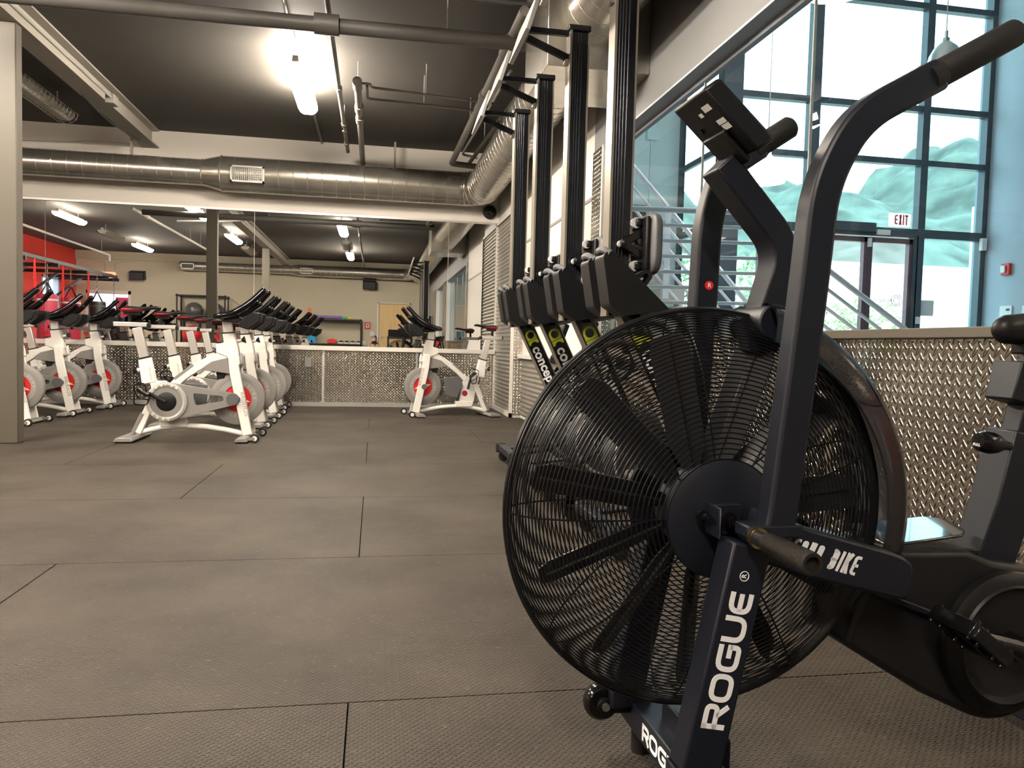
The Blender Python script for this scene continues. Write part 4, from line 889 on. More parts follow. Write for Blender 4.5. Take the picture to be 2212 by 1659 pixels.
    # feet
    def foot(x0, x1):
        pr = [(x0, 0.012), (x0 + 0.02, 0.04), (x1 - 0.02, 0.043), (x1, 0.02), (x1 - 0.01, 0.008), (x0 + 0.01, 0.008)]
        f = MB().prism(pr, -0.26, 0.26).build('foot_bar', m_bgrey, t, bevel=0.006)
        mb = MB()
        for s in (-1, 1):
            for dx in (0.02, x1 - x0 - 0.03): mb.cyl((x0 + dx, s * 0.225, 0), (x0 + dx, s * 0.225, 0.014), 0.014, seg=12)
        mb.build('leveller', m_rubber, f)
    foot(-0.945, -0.80); foot(-0.085, 0.02)
    for s in (-1, 1):
        w_ = MB().lathe([(0.011, -0.012), (0.03, -0.012), (0.0335, -0.006), (0.0335, 0.006), (0.03, 0.012), (0.011, 0.012), (0.011, -0.012)], (0.062, s * 0.215, 0.036), (0, 1, 0), 24).build('transport_wheel', m_rubber, t)
        MB().lathe([(0, -0.014), (0.02, -0.014), (0.02, 0.014), (0, 0.014)], (0.062, s * 0.215, 0.036), (0, 1, 0), 20).build('wheel_hub', m_bwhite, w_)
        MB().ribbon([(0.0, 0.03), (0.062, 0.036)], 0.022, s * 0.215 - 0.02, s * 0.215 - 0.013).build('wheel_bracket', m_bgrey, t)
    return t
B0 = spin_bike('spin bike standing nearest in the middle row, side on', (-0.965, 6.31, 0), 0)
def more_bikes(x, y, rz, label):
    c = copy_tree(B0); c.location = (x, y, 0); c.rotation_euler = (0, 0, rz); c['label'] = label
more_bikes(-1.0, 7.31, 0.0, 'second spin bike of the middle row, just behind the nearest')
more_bikes(-1.01, 8.2, 0.0, 'third spin bike of the middle row, counted from the front')
more_bikes(-1.06, 9.15, 0.0, 'last spin bike of the middle row, against the mirror ledge')
more_bikes(-2.98, 7.34, 0.0, 'nearest spin bike of the left row, half hidden by the column')
more_bikes(-2.94, 8.22, 0.0, 'middle spin bike of the left row beside the column')
more_bikes(-2.88, 9.1, 0.0, 'furthest spin bike of the left row, by the mirror ledge')
more_bikes(0.43, 8.43, radians(180 + 10), 'single spin bike on the right facing left, by the corrugated panel')
# ------------------------------------------------------------------ rowing machines standing on end
# local frame: x to the wall side, y along the row, z up; origin on the floor under the rail's free-side face
def rower(label, loc):
    t = thing('rowing_machine', label, 'rowing machine', loc, 0, 'rowing machines stored upright')
    mr = MB().bx(0.006, 0.088, -0.03, 0.03, 0.93, 2.31).build('monorail', m_railmetal, t, bevel=0.004)
    MB().bx(-0.004, 0.006, -0.04, 0.04, 0.93, 2.31).bx(0.086, 0.094, -0.03, 0.03, 0.93, 2.31).build('rail_strip', m_railstrip, mr)
    mb = MB()
    for xa in (0.018, 0.030, 0.042, 0.056): mb.cyl((xa, -0.0295, 0.98), (xa, -0.0295, 2.3), 0.0035, seg=8)
    mb.build('side_groove', m_railmetal, mr)
    MB().bx(-0.012, 0.098, -0.042, 0.042, 2.305, 2.335).build('rail_cap', m_black, mr, bevel=0.006)
    # folded rear leg at the top
    rl = MB().bx(-0.2, 0.0, -0.014, 0.014, 2.29, 2.315).ribbon([(0.0, 2.185), (-0.205, 2.262)], 0.03, -0.014, 0.014).build('rear_leg', m_powder, t, bevel=0.003)
    MB().ribbon([(-0.245, 2.215), (-0.195, 2.375)], 0.022, -0.22, 0.22).build('foot_plate', m_alu, rl, bevel=0.003)
    MB().cyl((-0.012, -0.02, 2.165), (-0.012, 0.02, 2.165), 0.012, seg=10).build('hinge_pin', m_steel, rl)
    # seat and carriage
    zs = 1.215
    def pad(a, b_):
        th = 2 * pi * a; k = b_ * 2 - 1
        cx, cz = cos(th), sin(th); p_ = 5.0
        rr = (abs(cx) ** p_ + abs(cz) ** p_) ** (-1 / p_)
        sc = (1 - abs(k) ** 6 * 0.18) if abs(k) < 0.999 else 0.72
        return Vector((0.163 + 0.012 * (1 - k * k) * 0 + k * 0.02, cx * rr * 0.155 * sc, zs + cz * rr * 0.122 * sc))
    mb = MB().grid(pad, 40, 8)
    bmesh.ops.holes_fill(mb.b, edges=[e for e in mb.b.edges if len(e.link_faces) == 1 and False], sides=0)
    bmesh.ops.remove_doubles(mb.b, verts=mb.b.verts, dist=1e-5)
    bmesh.ops.holes_fill(mb.b, edges=[e for e in mb.b.edges if len(e.link_faces) == 1], sides=0)
    st = mb.build('seat', m_greytrim, t, ang=50)
    cg = MB().bx(0.125, 0.142, -0.115, 0.115, zs - 0.105, zs + 0.105).build('seat_underside', m_black, st, bevel=0.006)
    mb = MB()
    for s in (-1, 1):
        mb.ribbon([(0.125, zs + 0.045), (0.055, zs + 0.005), (0.055, zs - 0.005), (0.125, zs - 0.045)], 0.032, s * 0.06 - 0.012, s * 0.06 + 0.012)
        mb.bx(0.10, 0.13, s * 0.06 - 0.014, s * 0.06 + 0.014, zs + 0.07, zs + 0.1).bx(0.10, 0.13, s * 0.06 - 0.014, s * 0.06 + 0.014, zs - 0.1, zs - 0.07)
    mb.bx(0.045, 0.062, -0.075, 0.075, zs - 0.012, zs + 0.012)
    ca = mb.build('seat_carriage', m_gloss, t, bevel=0.005)
    for s in (-1, 1):
        for xx, zz, r in ((0.105, zs + 0.085, 0.021), (0.105, zs - 0.085, 0.021), (0.045, zs, 0.014)):
            MB().lathe([(0, -0.01), (r, -0.01), (r, 0.01), (0, 0.01)], (xx, s * 0.045, zz), (0, 1, 0), 20).build('roller', m_letterwhite, ca)
    # foot boards, with heel cups and straps
    for s in (-1, 1):
        y0 = s * 0.105
        poly = fillet([(-0.062, 1.15), (-0.045, 1.17), (-0.015, 1.163), (0.215, 0.955), (0.14, 0.945), (0.035, 0.925), (-0.03, 0.965)], 0.012, 3, closed=True)
        fb = MB().prism(poly, y0 - 0.06, y0 + 0.06).build('footboard', m_black, t, bevel=0.006)
        mb = MB(); mb.tube(fillet([(-0.03, y0 - 0.055, 1.16), (-0.055, y0 - 0.03, 1.178), (-0.055, y0 + 0.03, 1.178), (-0.03, y0 + 0.055, 1.16)], 0.03), 0.014, 10); mb.build('heel_cup', m_greytrim, fb)
        MB().ribbon(fillet([(0.075, 1.075), (0.125, 1.105), (0.145, 1.085), (0.115, 1.045)], 0.02), 0.014, y0 - 0.03, y0 + 0.03).build('foot_strap', m_rubber, fb)
        MB().prism([(0.12, 0.945), (0.225, 0.965), (0.235, 0.945), (0.14, 0.925)], y0 - 0.05, y0 + 0.05).build('toe_rest', m_greytrim, fb, bevel=0.003)
    # slanting flywheel beam with lettering
    a, b = Vector((0.085, 0.98)), Vector((0.42, 0.30)); d = (b - a).normalized()
    bm_ = MB().ribbon([a, b], 0.088, -0.03, 0.03).build('flywheel_beam', m_gloss, t, bevel=0.004)
    nx = Vector((d.y, -d.x)) if d.y > 0 else Vector((-d.y, d.x))
    MB().ribbon([a - nx * 0.045, b - nx * 0.045], 0.005, -0.034, 0.034).ribbon([a + nx * 0.045, b + nx * 0.045], 0.005, -0.034, 0.034).build('beam_strip', m_railstrip, bm_)
    ex = Vector((d.x, 0, d.y)); ey = Vector((nx.x, 0, nx.y))
    P = lambda s_, o: Vector((a.x, -0.0308, a.y)) + ex * s_ + ey * o
    me = text_mesh('concept', 0.088, P(0.20, 0.0), ex, ey, bold=0.0022, align='LEFT'); me.materials.append(m_letterwhite)
    o = bpy.data.objects.new('lettering', me); COL.objects.link(o); o.parent = bm_
    fn = lambda u_, v_, y: Vector((a.x, -0.0302, a.y)) + ex * u_ + ey * v_ + Vector((0, -y, 0))
    mb = MB()
    mb.prism(arc(0.118, 0, 0.034, 90, 270, 14) + [(0.182, -0.034), (0.182, 0.034)], 0, 0.0006, fn=fn)
    em = mb.build('emblem', m_letterlime, bm_)
    MB().prism(arc(0.119, 0, 0.0225, 0, 342, 20), 0.0005, 0.0012, fn=fn).build('emblem_dot', m_gloss, em)
    MB().prism([(0.150, -0.035), (0.153, -0.035), (0.153, 0.035), (0.150, 0.035)], 0.0005, 0.0012, fn=fn).build('emblem_line', m_gloss, em)
    MB().prism(arc(0.190, 0, 0.0245, 90, 270, 14), 0.0005, 0.0012, fn=fn).build('emblem_bite', m_gloss, em)
    # flywheel housing with perforated cage
    c = (0.475, 0, 0.255)
    fh = MB().lathe([(0.10, -0.075), (0.17, -0.075), (0.22, -0.055), (0.236, -0.02), (0.236, 0.02), (0.22, 0.055), (0.17, 0.075), (0.10, 0.075)], c, (0, 1, 0), 44).build('flywheel_housing', m_darkgrey, t)
    for s in (-1, 1):
        mb = MB()
        for r in (0.035, 0.055, 0.075, 0.095): mb.tube([(c[0] + r * cos(2 * pi * k / 28), s * 0.078, c[2] + r * sin(2 * pi * k / 28)) for k in range(28)], 0.003, 5, closed=True)
        for k in range(8): mb.cyl((c[0], s * 0.078, c[2]), (c[0] + 0.105 * cos(k * pi / 4), s * 0.076, c[2] + 0.105 * sin(k * pi / 4)), 0.003, seg=5)
        mb.cyl((c[0], s * 0.06, c[2]), (c[0], s * 0.085, c[2]), 0.024, seg=16)
        mb.build('flywheel_grille', m_greytrim, fh)
    MB().lathe([(0.2, -0.082), (0.205, -0.06), (0.18, -0.068), (0.2, -0.082)], c, (0, 1, 0), 40, 60, 220).build('housing_trim', m_bgrey, fh)
    # front legs with cross bar and castors on the floor
    fl = MB().bx(-0.02, 0.03, -0.26, 0.26, 0.075, 0.12)
    for s in (-1, 1): fl.tube([(0.01, s * 0.16, 0.095), (0.28, s * 0.11, 0.13), (0.44, s * 0.095, 0.24)], 0.014, 8)
    fl = fl.build('front_leg', m_powder, t, bevel=0.004)
    for s in (-1, 1):
        MB().bx(-0.032, 0.034, s * 0.24 - 0.02, s * 0.24 + 0.02, 0.06, 0.126).build('foot_cap', m_rubber, fl, bevel=0.008)
        MB().lathe([(0, -0.015), (0.034, -0.015), (0.036, 0), (0.034, 0.015), (0, 0.015)], (0.02, s * 0.22, 0.036), (0, 1, 0), 20).build('castor', m_rubber, fl)
    # monitor arm and handle on the wall side
    ma = MB().tube(fillet([(0.30, 0.035, 0.62), (0.40, 0.05, 0.70), (0.36, 0.05, 0.86)], 0.05), 0.012, 8).build('monitor_arm', m_black, t)
    MB().box((0.365, 0.03, 0.90), (0.04, 0.13, 0.12), Matrix.Rotation(radians(20), 3, 'Y')).build('monitor', m_black, ma, bevel=0.01)
    MB().ball((0.33, -0.03, 0.80), 0.028, 14, 10).ball((0.30, -0.03, 0.73), 0.024, 14, 10).cyl((0.30, -0.2, 0.71), (0.30, 0.2, 0.71), 0.014, seg=12).build('pull_handle', m_rubber, t)
    return t
R0 = rower('rowing machine nearest the camera, its grey seat beside the window', (0.905, 2.95, 0))
for (x, y, lb) in ((0.893, 3.62, 'second rowing machine from the camera, upright behind the nearest'), (0.88, 4.30, 'third upright rowing machine from the camera'), (0.872, 4.95, 'rowing machine furthest from the camera, nearest the mirror wall')):
    c = copy_tree(R0); c.location = (x, y, 0); c['label'] = lb
# ------------------------------------------------------------------ black fan bike in the foreground
# local frame: x along the bike toward the saddle, y away from the camera, z up; origin on the floor below the fan axle
EB = thing('fan_bike', 'large black air bike with caged fan in the foreground', 'exercise bike', (0.572, 1.259, 0), radians(1.8))
AX = 0.522
# fan cage: concentric wire rings over two domes with radial wires
def dome(r):  # half depth of the cage at radius r
    q = max(0.0, (r - 0.10) / 0.25); return 0.092 * sqrt(max(0.0, 1 - q ** 3.2))
mb = MB(); NS = 72
for s in (-1, 1):
    rr = []; n = 38
    for k in range(n):
        a = k / (n - 1) * pi / 2; r = 0.10 + 0.25 * min(1, (sin(a) * 0.55 + (k / (n - 1)) * 0.45)); rr.append(r)
    for k, r in enumerate(rr[:-1] if s > 0 else rr):
        y = s * dome(r)
        mb.tube([(r * cos(2 * pi * i / NS), y, AX + r * sin(2 * pi * i / NS)) for i in range(NS)], 0.00135, 5, closed=True)
    for k in range(9):
        a = radians(20 + 40 * k)
        mb.tube([((0.085 + 0.265 * j / 24) * cos(a), s * (dome(0.085 + 0.265 * j / 24) - 0.002), AX + (0.085 + 0.265 * j / 24) * sin(a)) for j in range(25)], 0.0017, 5)
mb.tube([(0.352 * cos(2 * pi * i / 96), 0.0, AX + 0.352 * sin(2 * pi * i / 96)) for i in range(96)], 0.004, 6, closed=True)
mb.tube([(0.351 * cos(2 * pi * i / 96), -0.012, AX + 0.351 * sin(2 * pi * i / 96)) for i in range(96)], 0.003, 6, closed=True)
mb.tube([(0.351 * cos(2 * pi * i / 96), 0.012, AX + 0.351 * sin(2 * pi * i / 96)) for i in range(96)], 0.003, 6, closed=True)
cage = mb.build('fan_cage', m_wire, EB)
for s in (-1, 1):
    MB().lathe([(0, s * 0.1), (0.085, s * 0.098), (0.1, s * 0.092), (0.1, s * 0.086), (0, s * 0.086)], (0, 0, AX), (0, 1, 0), 40).build('hub_plate', m_powder, cage)
mb = MB().box((-0.006, -0.108, AX + 0.005), (0.05, 0.02, 0.05), None)
mb.box((-0.035, -0.125, AX + 0.006), (0.004, 0.05, 0.05), None); bk = mb.build('hub_bracket', m_powder, cage, bevel=0.002)
for (x, z, r) in ((-0.004, AX + 0.002, 0.010), (-0.05, AX + 0.012, 0.006)):
    mb = MB().cyl((x, -0.112, z), (x, -0.135, z), r, seg=6).cyl((x, -0.112, z), (x, -0.12, z), r * 1.5, seg=16).cyl((x, -0.13, z), (x, -0.142, z), r * 0.55, seg=10)
    mb.build('axle_bolt', m_gloss, cage)
# fan rotor
fan = MB().lathe([(0, -0.035), (0.06, -0.035), (0.075, -0.02), (0.075, 0.02), (0.06, 0.035), (0, 0.035)], (0, 0, AX), (0, 1, 0), 32).build('fan_rotor', m_powder, EB)
for k in range(11):
    a = radians(136 + 360 / 11 * k); er = Vector((cos(a), 0, sin(a))); et = Vector((-sin(a), 0, cos(a))); wv = (Vector((0, 1, 0)) * cos(radians(48)) + et * sin(radians(48))).normalized(); nn = er.cross(wv)
    mb = MB(); prof = [(0.07, -0.016), (0.07, 0.016), (0.12, 0.034), (0.29, 0.037), (0.312, 0.025), (0.312, -0.025), (0.29, -0.037), (0.12, -0.034)]
    mb.prism(prof, -0.0015, 0.0015, fn=lambda r, w_, y: Vector((0, 0, AX)) + er * r + wv * w_ + nn * y)
    mb.prism([(0.07, -0.006), (0.07, 0.006), (0.30, 0.004), (0.30, -0.004)], 0, 0.007, fn=lambda r, w_, y: Vector((0, 0, AX)) + er * r + wv * w_ + nn * y)
    mb.build('fan_blade', m_blade, fan, bevel=0.001)
# smoked wind guard on the rider's side
mb = MB().lathe([(0.362, 0.085), (0.374, 0.05), (0.378, 0.0), (0.374, -0.05), (0.362, -0.082), (0.34, -0.099), (0.305, -0.106), (0.303, -0.103), (0.338, -0.096), (0.358, -0.08), (0.371, -0.05), (0.375, 0), (0.371, 0.05), (0.359, 0.083), (0.362, 0.085)], (0, 0, AX), (0, 1, 0), 60, -76, 13)
wg = mb.build('wind_guard', m_smoke, EB, ang=60)
# legs of the fan fork with lettering
for s in (-1, 1):
    yf = s * 0.155
    lg = MB().ribbon([(-0.067, 0.138), (0.006, 0.50)], 0.066, yf - 0.026, yf + 0.026).build('leg', m_powder, EB, bevel=0.004)
    MB().bx(-0.103, -0.02, yf - 0.03, yf + 0.03, 0.1, 0.143).build('leg_flange', m_powder, lg, bevel=0.003)
    MB().cyl((-0.063, s * 0.183, 0.122), (-0.063, s * 0.19, 0.122), 0.009, seg=8).build('bolt', m_gloss, lg)
    if s < 0:
        mb = MB(); ex = Vector((0.07, 0, 0.345)).normalized(); ey = Vector((-ex.z, 0, ex.x))
        letters(mb, 'ROGUE', Vector((-0.0525, -0.1816, 0.214)) - ey * 0.0195, ex, ey, 0.039, wd=1.06, gap=0.10, t=0.21, widths={'O': 1.14, 'E': 0.86, 'R': 1.0, 'G': 1.1})
        mb.build('lettering', m_letterwhite, lg)
        o = Vector((-0.0525, -0.1816, 0.214)) + ex * 0.243 + ey * 0.004
        text_obj('trademark', 'R', 0.011, o, ex, ey, m_letterwhite, lg, bold=0.0002)
        MB().ribbon([(0.0075 * cos(2 * pi * k / 20), 0.0075 * sin(2 * pi * k / 20)) for k in range(20)], 0.0012, 0, 0.0008, True, fn=lambda p, q, y: o + ex * p + ey * q + ex.cross(ey) * y).build('trademark_ring', m_letterwhite, lg)
# front stabiliser, transport wheels
fs = MB().bx(-0.062, 0.0, -0.255, 0.2, 0.056, 0.11).build('front_stabiliser', m_powder, EB, bevel=0.004)
mb = MB(); letters(mb, 'ROGUE', (-0.0628, 0.068, 0.067), (0, -1, 0), (0, 0, 1), 0.032, wd=1.06, gap=0.10, t=0.21, widths={'O': 1.14, 'E': 0.86, 'R': 1.0, 'G': 1.1}); mb.build('lettering', m_letterwhite, fs)
MB().prism([(-0.03, 0.098), (-0.03, 0.15), (0.03, 0.15), (0.05, 0.12), (0.05, 0.06), (-0.035, 0.06)], -0.06, 0.06).build('gusset', m_powder, fs, bevel=0.004)
for y in (-0.22, 0.15): MB().cyl((-0.031, y, 0), (-0.031, y, 0.056), 0.02, seg=16).build('levelling_foot', m_rubber, fs)
for y in (-0.225, 0.165):
    wh = MB().lathe([(0.012, -0.016), (0.03, -0.016), (0.036, -0.009), (0.037, 0), (0.036, 0.009), (0.03, 0.016), (0.012, 0.016), (0.012, -0.016)], (-0.112, y, 0.1), (0, 1, 0), 30).build('transport_wheel', m_gloss, EB)
    MB().ribbon([(-0.01, 0.096), (-0.112, 0.1)], 0.03, y - 0.025, y - 0.018).ribbon([(-0.01, 0.096), (-0.112, 0.1)], 0.03, y + 0.018, y + 0.025).cyl((-0.112, y - 0.026, 0.1), (-0.112, y + 0.026, 0.1), 0.015, seg=16).build('wheel_bracket', m_black, wh, bevel=0.001)
    MB().cyl((-0.112, y - 0.032, 0.1), (-0.112, y - 0.026, 0.1), 0.008, seg=8).build('wheel_bolt', m_steel, wh)
# side beams reaching back to the crank housing
for s in (-1, 1):
    pl = fillet([(0.03, 0.555), (0.10, 0.523), (0.285, 0.471), (0.312, 0.455), (0.304, 0.392), (0.15, 0.431), (0.02, 0.47)], 0.02, 4, closed=True)
    be_ = MB().prism(pl, s * 0.142 - 0.022, s * 0.142 + 0.022).build('side_beam', m_powder, EB, bevel=0.005)
    if s < 0:
        ex = Vector((0.96, 0, -0.275)).normalized(); ey = Vector((0.275, 0, 0.96)).normalized()
        mb = MB(); letters(mb, 'ECHO', Vector((0.074, -0.1648, 0.4755)), ex, ey, 0.0345, wd=0.34, gap=0.10, t=0.15, slant=0.18)
        letters(mb, 'BIKE', Vector((0.146, -0.1648, 0.4548)), ex, ey, 0.0345, wd=0.36, gap=0.10, t=0.15, slant=0.18, widths={'I': 0.15}); mb.build('lettering', m_letterwhite, be_)
MB().bx(0.29, 0.33, -0.13, 0.13, 0.405, 0.45).build('beam_bridge', m_powder, EB, bevel=0.005)
# swing arms with grips and foot pegs
for s in (-1, 1):
    ya = s * 0.178
    if s < 0: P = [(0.03, 0.49), (0.045, 0.54), (0.082, 0.90), (0.094, 1.06), (0.15, 1.165), (0.29, 1.245)]
    else: P = [(0.06, 0.49), (0.065, 0.54), (0.080, 0.93), (0.083, 1.06), (0.115, 1.165), (0.19, 1.215)]
    pth = fillet(P[:2] + P[2:3] + P[3:], 0.09, 8)
    ar = MB().ribbon(pth, 0.05, ya - 0.02, ya + 0.02).build('handle_arm', m_powder, EB, bevel=0.006)
    e = Vector((P[-1][0], ya, P[-1][1])); d = Vector((P[-1][0] - P[-2][0], 0, P[-1][1] - P[-2][1])).normalized(); L = 0.17 if s < 0 else 0.085
    MB().tube([e - d * 0.02, e + d * 0.005], [0.026, 0.0245], 20).tube([e + d * 0.005, e + d * 0.008, e + d * (L - 0.006), e + d * L], [0.021, 0.0225, 0.0225, 0.018], 24).build('grip', m_rubber, ar)
    MB().bx(P[0][0] - 0.045, P[0][0] + 0.05, ya - 0.021, ya + 0.021, 0.515, 0.535).build('arm_clamp', m_powder, ar, bevel=0.003)
    pg = MB().cyl((0, s * 0.16, AX - 0.004), (0, s * 0.235, AX - 0.004), 0.012, seg=20).build('foot_peg', m_powder, ar)
    MB().lathe([(0.011, s * 0.2305), (0.0155, s * 0.232), (0.0165, s * 0.236), (0.0165, s * 0.337), (0.0155, s * 0.343), (0.0105, s * 0.343), (0.0105, s * 0.336), (0, s * 0.336)], (0, 0, AX - 0.004), (0, 1, 0), 28).build('peg_grip', m_knurl, pg)
    mb = MB()
    for q in (0.2, 0.206): mb.lathe([(0.011, s * q - 0.0012), (0.016, s * q - 0.0012), (0.016, s * q + 0.0012), (0.011, s * q + 0.0012)], (0, 0, AX - 0.004), (0, 1, 0), 24)
    mb.build('washer', m_brass, pg)
    if s > 0:
        bd = MB().cyl((0.082, ya - 0.0205, 0.93), (0.082, ya - 0.0222, 0.93), 0.0088, seg=28).build('round_badge', m_red, ar)
        text_obj('badge_lettering', 'R', 0.012, (0.082, ya - 0.0225, 0.93), (1, 0, 0), (0, 0, 1), m_letterwhite, bd, bold=0.0003)
# console mast and console
ms = MB().ribbon(fillet([(0.108, 0.86), (0.145, 0.985), (0.07, 1.064), (0.012, 1.126)], 0.05, 6), 0.046, -0.03, 0.03).build('console_mast', m_powder, EB, bevel=0.004)
MB().cyl((0.105, -0.055, 0.852), (0.105, 0.055, 0.852), 0.032, seg=32).build('mast_base', m_powder, ms, bevel=0.003)
MB().prism([(0.06, 0.86), (0.15, 0.86), (0.13, 0.80), (0.08, 0.80)], -0.02, 0.02).build('mast_gusset', m_powder, ms, bevel=0.003)
c0, c1, c2, c3 = Vector((-0.056, 1.226)), Vector((0.047, 1.135)), Vector((0.082, 1.158)), Vector((-0.025, 1.25))
cs = MB().prism([c0, c1, c2, c3], -0.07, 0.05).build('console', m_black, EB, bevel=0.006)
dc = (c1 - c0).normalized(); ncn = Vector((-dc.y, dc.x)) * -1  # outward from the back face
if ncn.x > 0: ncn = -ncn
bp = lambda a, y, h: Vector((c0.x + dc.x * a + ncn.x * h, y, c0.y + dc.y * a + ncn.y * h))
exs, eys = Vector((0, -1, 0)), Vector((-dc.x, 0, -dc.y))
mb = MB()
def label_(a, y, sw, sh):
    vs = [mb.b.verts.new(bp(a + da, y + dy, 0.0006)) for da, dy in ((-sh, -sw), (-sh, sw), (sh, sw), (sh, -sw))]; mb._face(vs)
label_(0.03, -0.042, 0.013, 0.006); label_(0.062, -0.050, 0.013, 0.005); label_(0.074, -0.052, 0.012, 0.0055); label_(0.036, -0.014, 0.006, 0.004)
mb.build('sticker', m_paper, cs)
MB().cyl(bp(0.06, 0.02, 0), bp(0.06, 0.02, 0.004), 0.006, seg=12).cyl(bp(0.105, 0.035, 0), bp(0.105, 0.035, 0.004), 0.005, seg=12).build('screw', m_gloss, cs)
MB().prism([(0, 0), (0.07, 0), (0.07, 0.012), (0, 0.012)], -0.035, 0.035, fn=lambda a, b_, y: bp(0.075 + a, y - 0.01, b_)).build('battery_cover', m_black, cs, bevel=0.003)
# crank housing
HX, HZ = 0.585, 0.275
hp = [(0.325, 0.452), (0.50, 0.448), (0.56, 0.425)] + arc(HX, HZ, 0.152, 60, -118, 20) + [(0.42, 0.185), (0.255, 0.285), (0.275, 0.36), (0.305, 0.40)]
hs = MB().prism(hp, -0.075, 0.075).build('crank_housing', m_black, EB, bevel=0.012, seg=3)
MB().lathe([(0.135, -0.07), (0.132, -0.088), (0.12, -0.096), (0.105, -0.097), (0.10, -0.09), (0.094, -0.088), (0, -0.088)], (HX, 0, HZ), (0, 1, 0), 48).build('housing_boss', m_black, hs)
MB().ribbon([(0.30, 0.383), (0.475, 0.318)], 0.012, -0.088, -0.07).build('housing_rib', m_powder, hs, bevel=0.003)
MB().lathe([(0.105, -0.097), (0.108, -0.101), (0.112, -0.097)], (HX, 0, HZ), (0, 1, 0), 48).build('boss_rim', m_black, hs)
MB().cyl((0.375, -0.074, 0.405), (0.375, -0.077, 0.405), 0.004, seg=12).build('screw', m_gloss, hs)
for s in (-1, 1):
    tp = fillet([(0.335, 0.062 * s), (0.50, 0.058 * s), (0.53, 0.035 * s), (0.53, 0), (0.335, 0)], 0.012, 3, closed=True)
_tp = fillet([(0.345, -0.055), (0.51, -0.05), (0.535, -0.03), (0.535, 0.03), (0.51, 0.05), (0.345, 0.055)], 0.012, 3, closed=True)
MB().prism(_tp, 0.0, 0.006, fn=lambda a, b_, y: Vector((a, b_, 0.452 + y + (b_ + 0.055) * 0.12 + (a - 0.345) * 0.08))).build('top_plate', m_topplate, hs, bevel=0.002)
MB().prism([(0.335, 0.445), (0.54, 0.435), (0.54, 0.446), (0.335, 0.456)], -0.06, 0.06).build('plate_plinth', m_black, hs, bevel=0.003)
for s in (-1, 1):
    ang = radians(163 if s < 0 else -17); d = Vector((cos(ang), 0, sin(ang))); ca = MB().tube([Vector((HX, s * 0.112, HZ)), Vector((HX, s * 0.122, HZ)) + d * 0.165], [0.02, 0.014], 12).cyl((HX, s * 0.08, HZ), (HX, s * 0.125, HZ), 0.024).build('crank_arm', m_gloss, EB)
    pc = Vector((HX, s * 0.175, HZ)) + d * 0.165 + Vector((-0.01, 0, 0.01))
    R = Matrix.Rotation(radians(38), 3, 'Y'); mb = MB().cyl(pc - Vector((0, s * 0.06, 0)), pc, 0.009)
    for dx in (-0.042, 0.042): mb.box(pc + R @ Vector((dx, 0, 0)), (0.014, 0.09, 0.026), R)
    for dy in (-0.045, 0.0, 0.045): mb.box(pc + R @ Vector((0, dy, 0)), (0.088, 0.012, 0.024), R)
    for dx in (-0.042, -0.02, 0.02, 0.042):
        for dy in (-0.04, 0.04): mb.cyl(pc + R @ Vector((dx, dy, -0.018)), pc + R @ Vector((dx, dy, 0.018)), 0.004, seg=8)
    mb.build('pedal', m_gloss, ca, bevel=0.003)
# saddle post, adjusters, saddle, rear stabiliser
MB().ribbon([(0.60, 0.40), (0.64, 0.52), (0.672, 0.655)], 0.085, -0.035, 0.035).build('seat_tube', m_powder, EB, bevel=0.004)
sp = MB().ribbon([(0.668, 0.63), (0.715, 0.83)], 0.05, -0.022, 0.022).build('seat_post', m_powder, EB, bevel=0.004)
MB().ribbon([(0.672, 0.71), (0.69, 0.785)], 0.11, -0.034, 0.034).build('post_sleeve', m_powder, sp, bevel=0.004)
kn = MB().lathe([(0, 0.0), (0.015, 0.002), (0.02, 0.01), (0.0215, 0.03), (0.018, 0.045), (0.010, 0.06), (0.008, 0.075), (0, 0.075)], (0.548, -0.03, 0.645), (1, 0, -0.15), 24).build('adjust_knob', m_gloss, EB)
mb = MB(); 
text_kn = text_obj('knob_lettering', 'PULL', 0.0075, (0.5474, -0.03, 0.637), (0, -1, 0), (0.15, 0, 1), m_letterwhite, kn, bold=0.0001)
def sad2(a, b_):
    x = 0.60 + 0.27 * a; th = 2 * pi * b_; wd = 0.022 + 0.095 * max(0, (a - 0.25) / 0.75) ** 0.8; h = 0.026 + 0.02 * a
    if a < 0.001 or a > 0.999: wd *= 0.3; h *= 0.35
    elif a < 0.06: wd *= 0.8; h *= 0.8
    return Vector((x, wd * cos(th), 0.856 + 0.01 * a + h * sin(th)))
sd = MB().grid(sad2, 24, 20); bmesh.ops.remove_doubles(sd.b, verts=sd.b.verts, dist=1e-5); bmesh.ops.holes_fill(sd.b, edges=[e for e in sd.b.edges if len(e.link_faces) == 1], sides=0)
sd.build('saddle', m_black, EB, ang=60)
MB().bx(0.66, 0.80, -0.02, 0.02, 0.81, 0.84).build('saddle_clamp', m_black, EB, bevel=0.004)
MB().ribbon([(0.69, 0.22), (0.84, 0.06)], 0.06, -0.03, 0.03).build('rear_leg', m_powder, EB, bevel=0.004)
rs = MB().bx(0.80, 0.87, -0.28, 0.28, 0.03, 0.085).build('rear_stabiliser', m_powder, EB, bevel=0.006)
for y in (-0.25, 0.25): MB().cyl((0.835, y, 0), (0.835, y, 0.03), 0.022, seg=16).build('levelling_foot', m_rubber, rs)
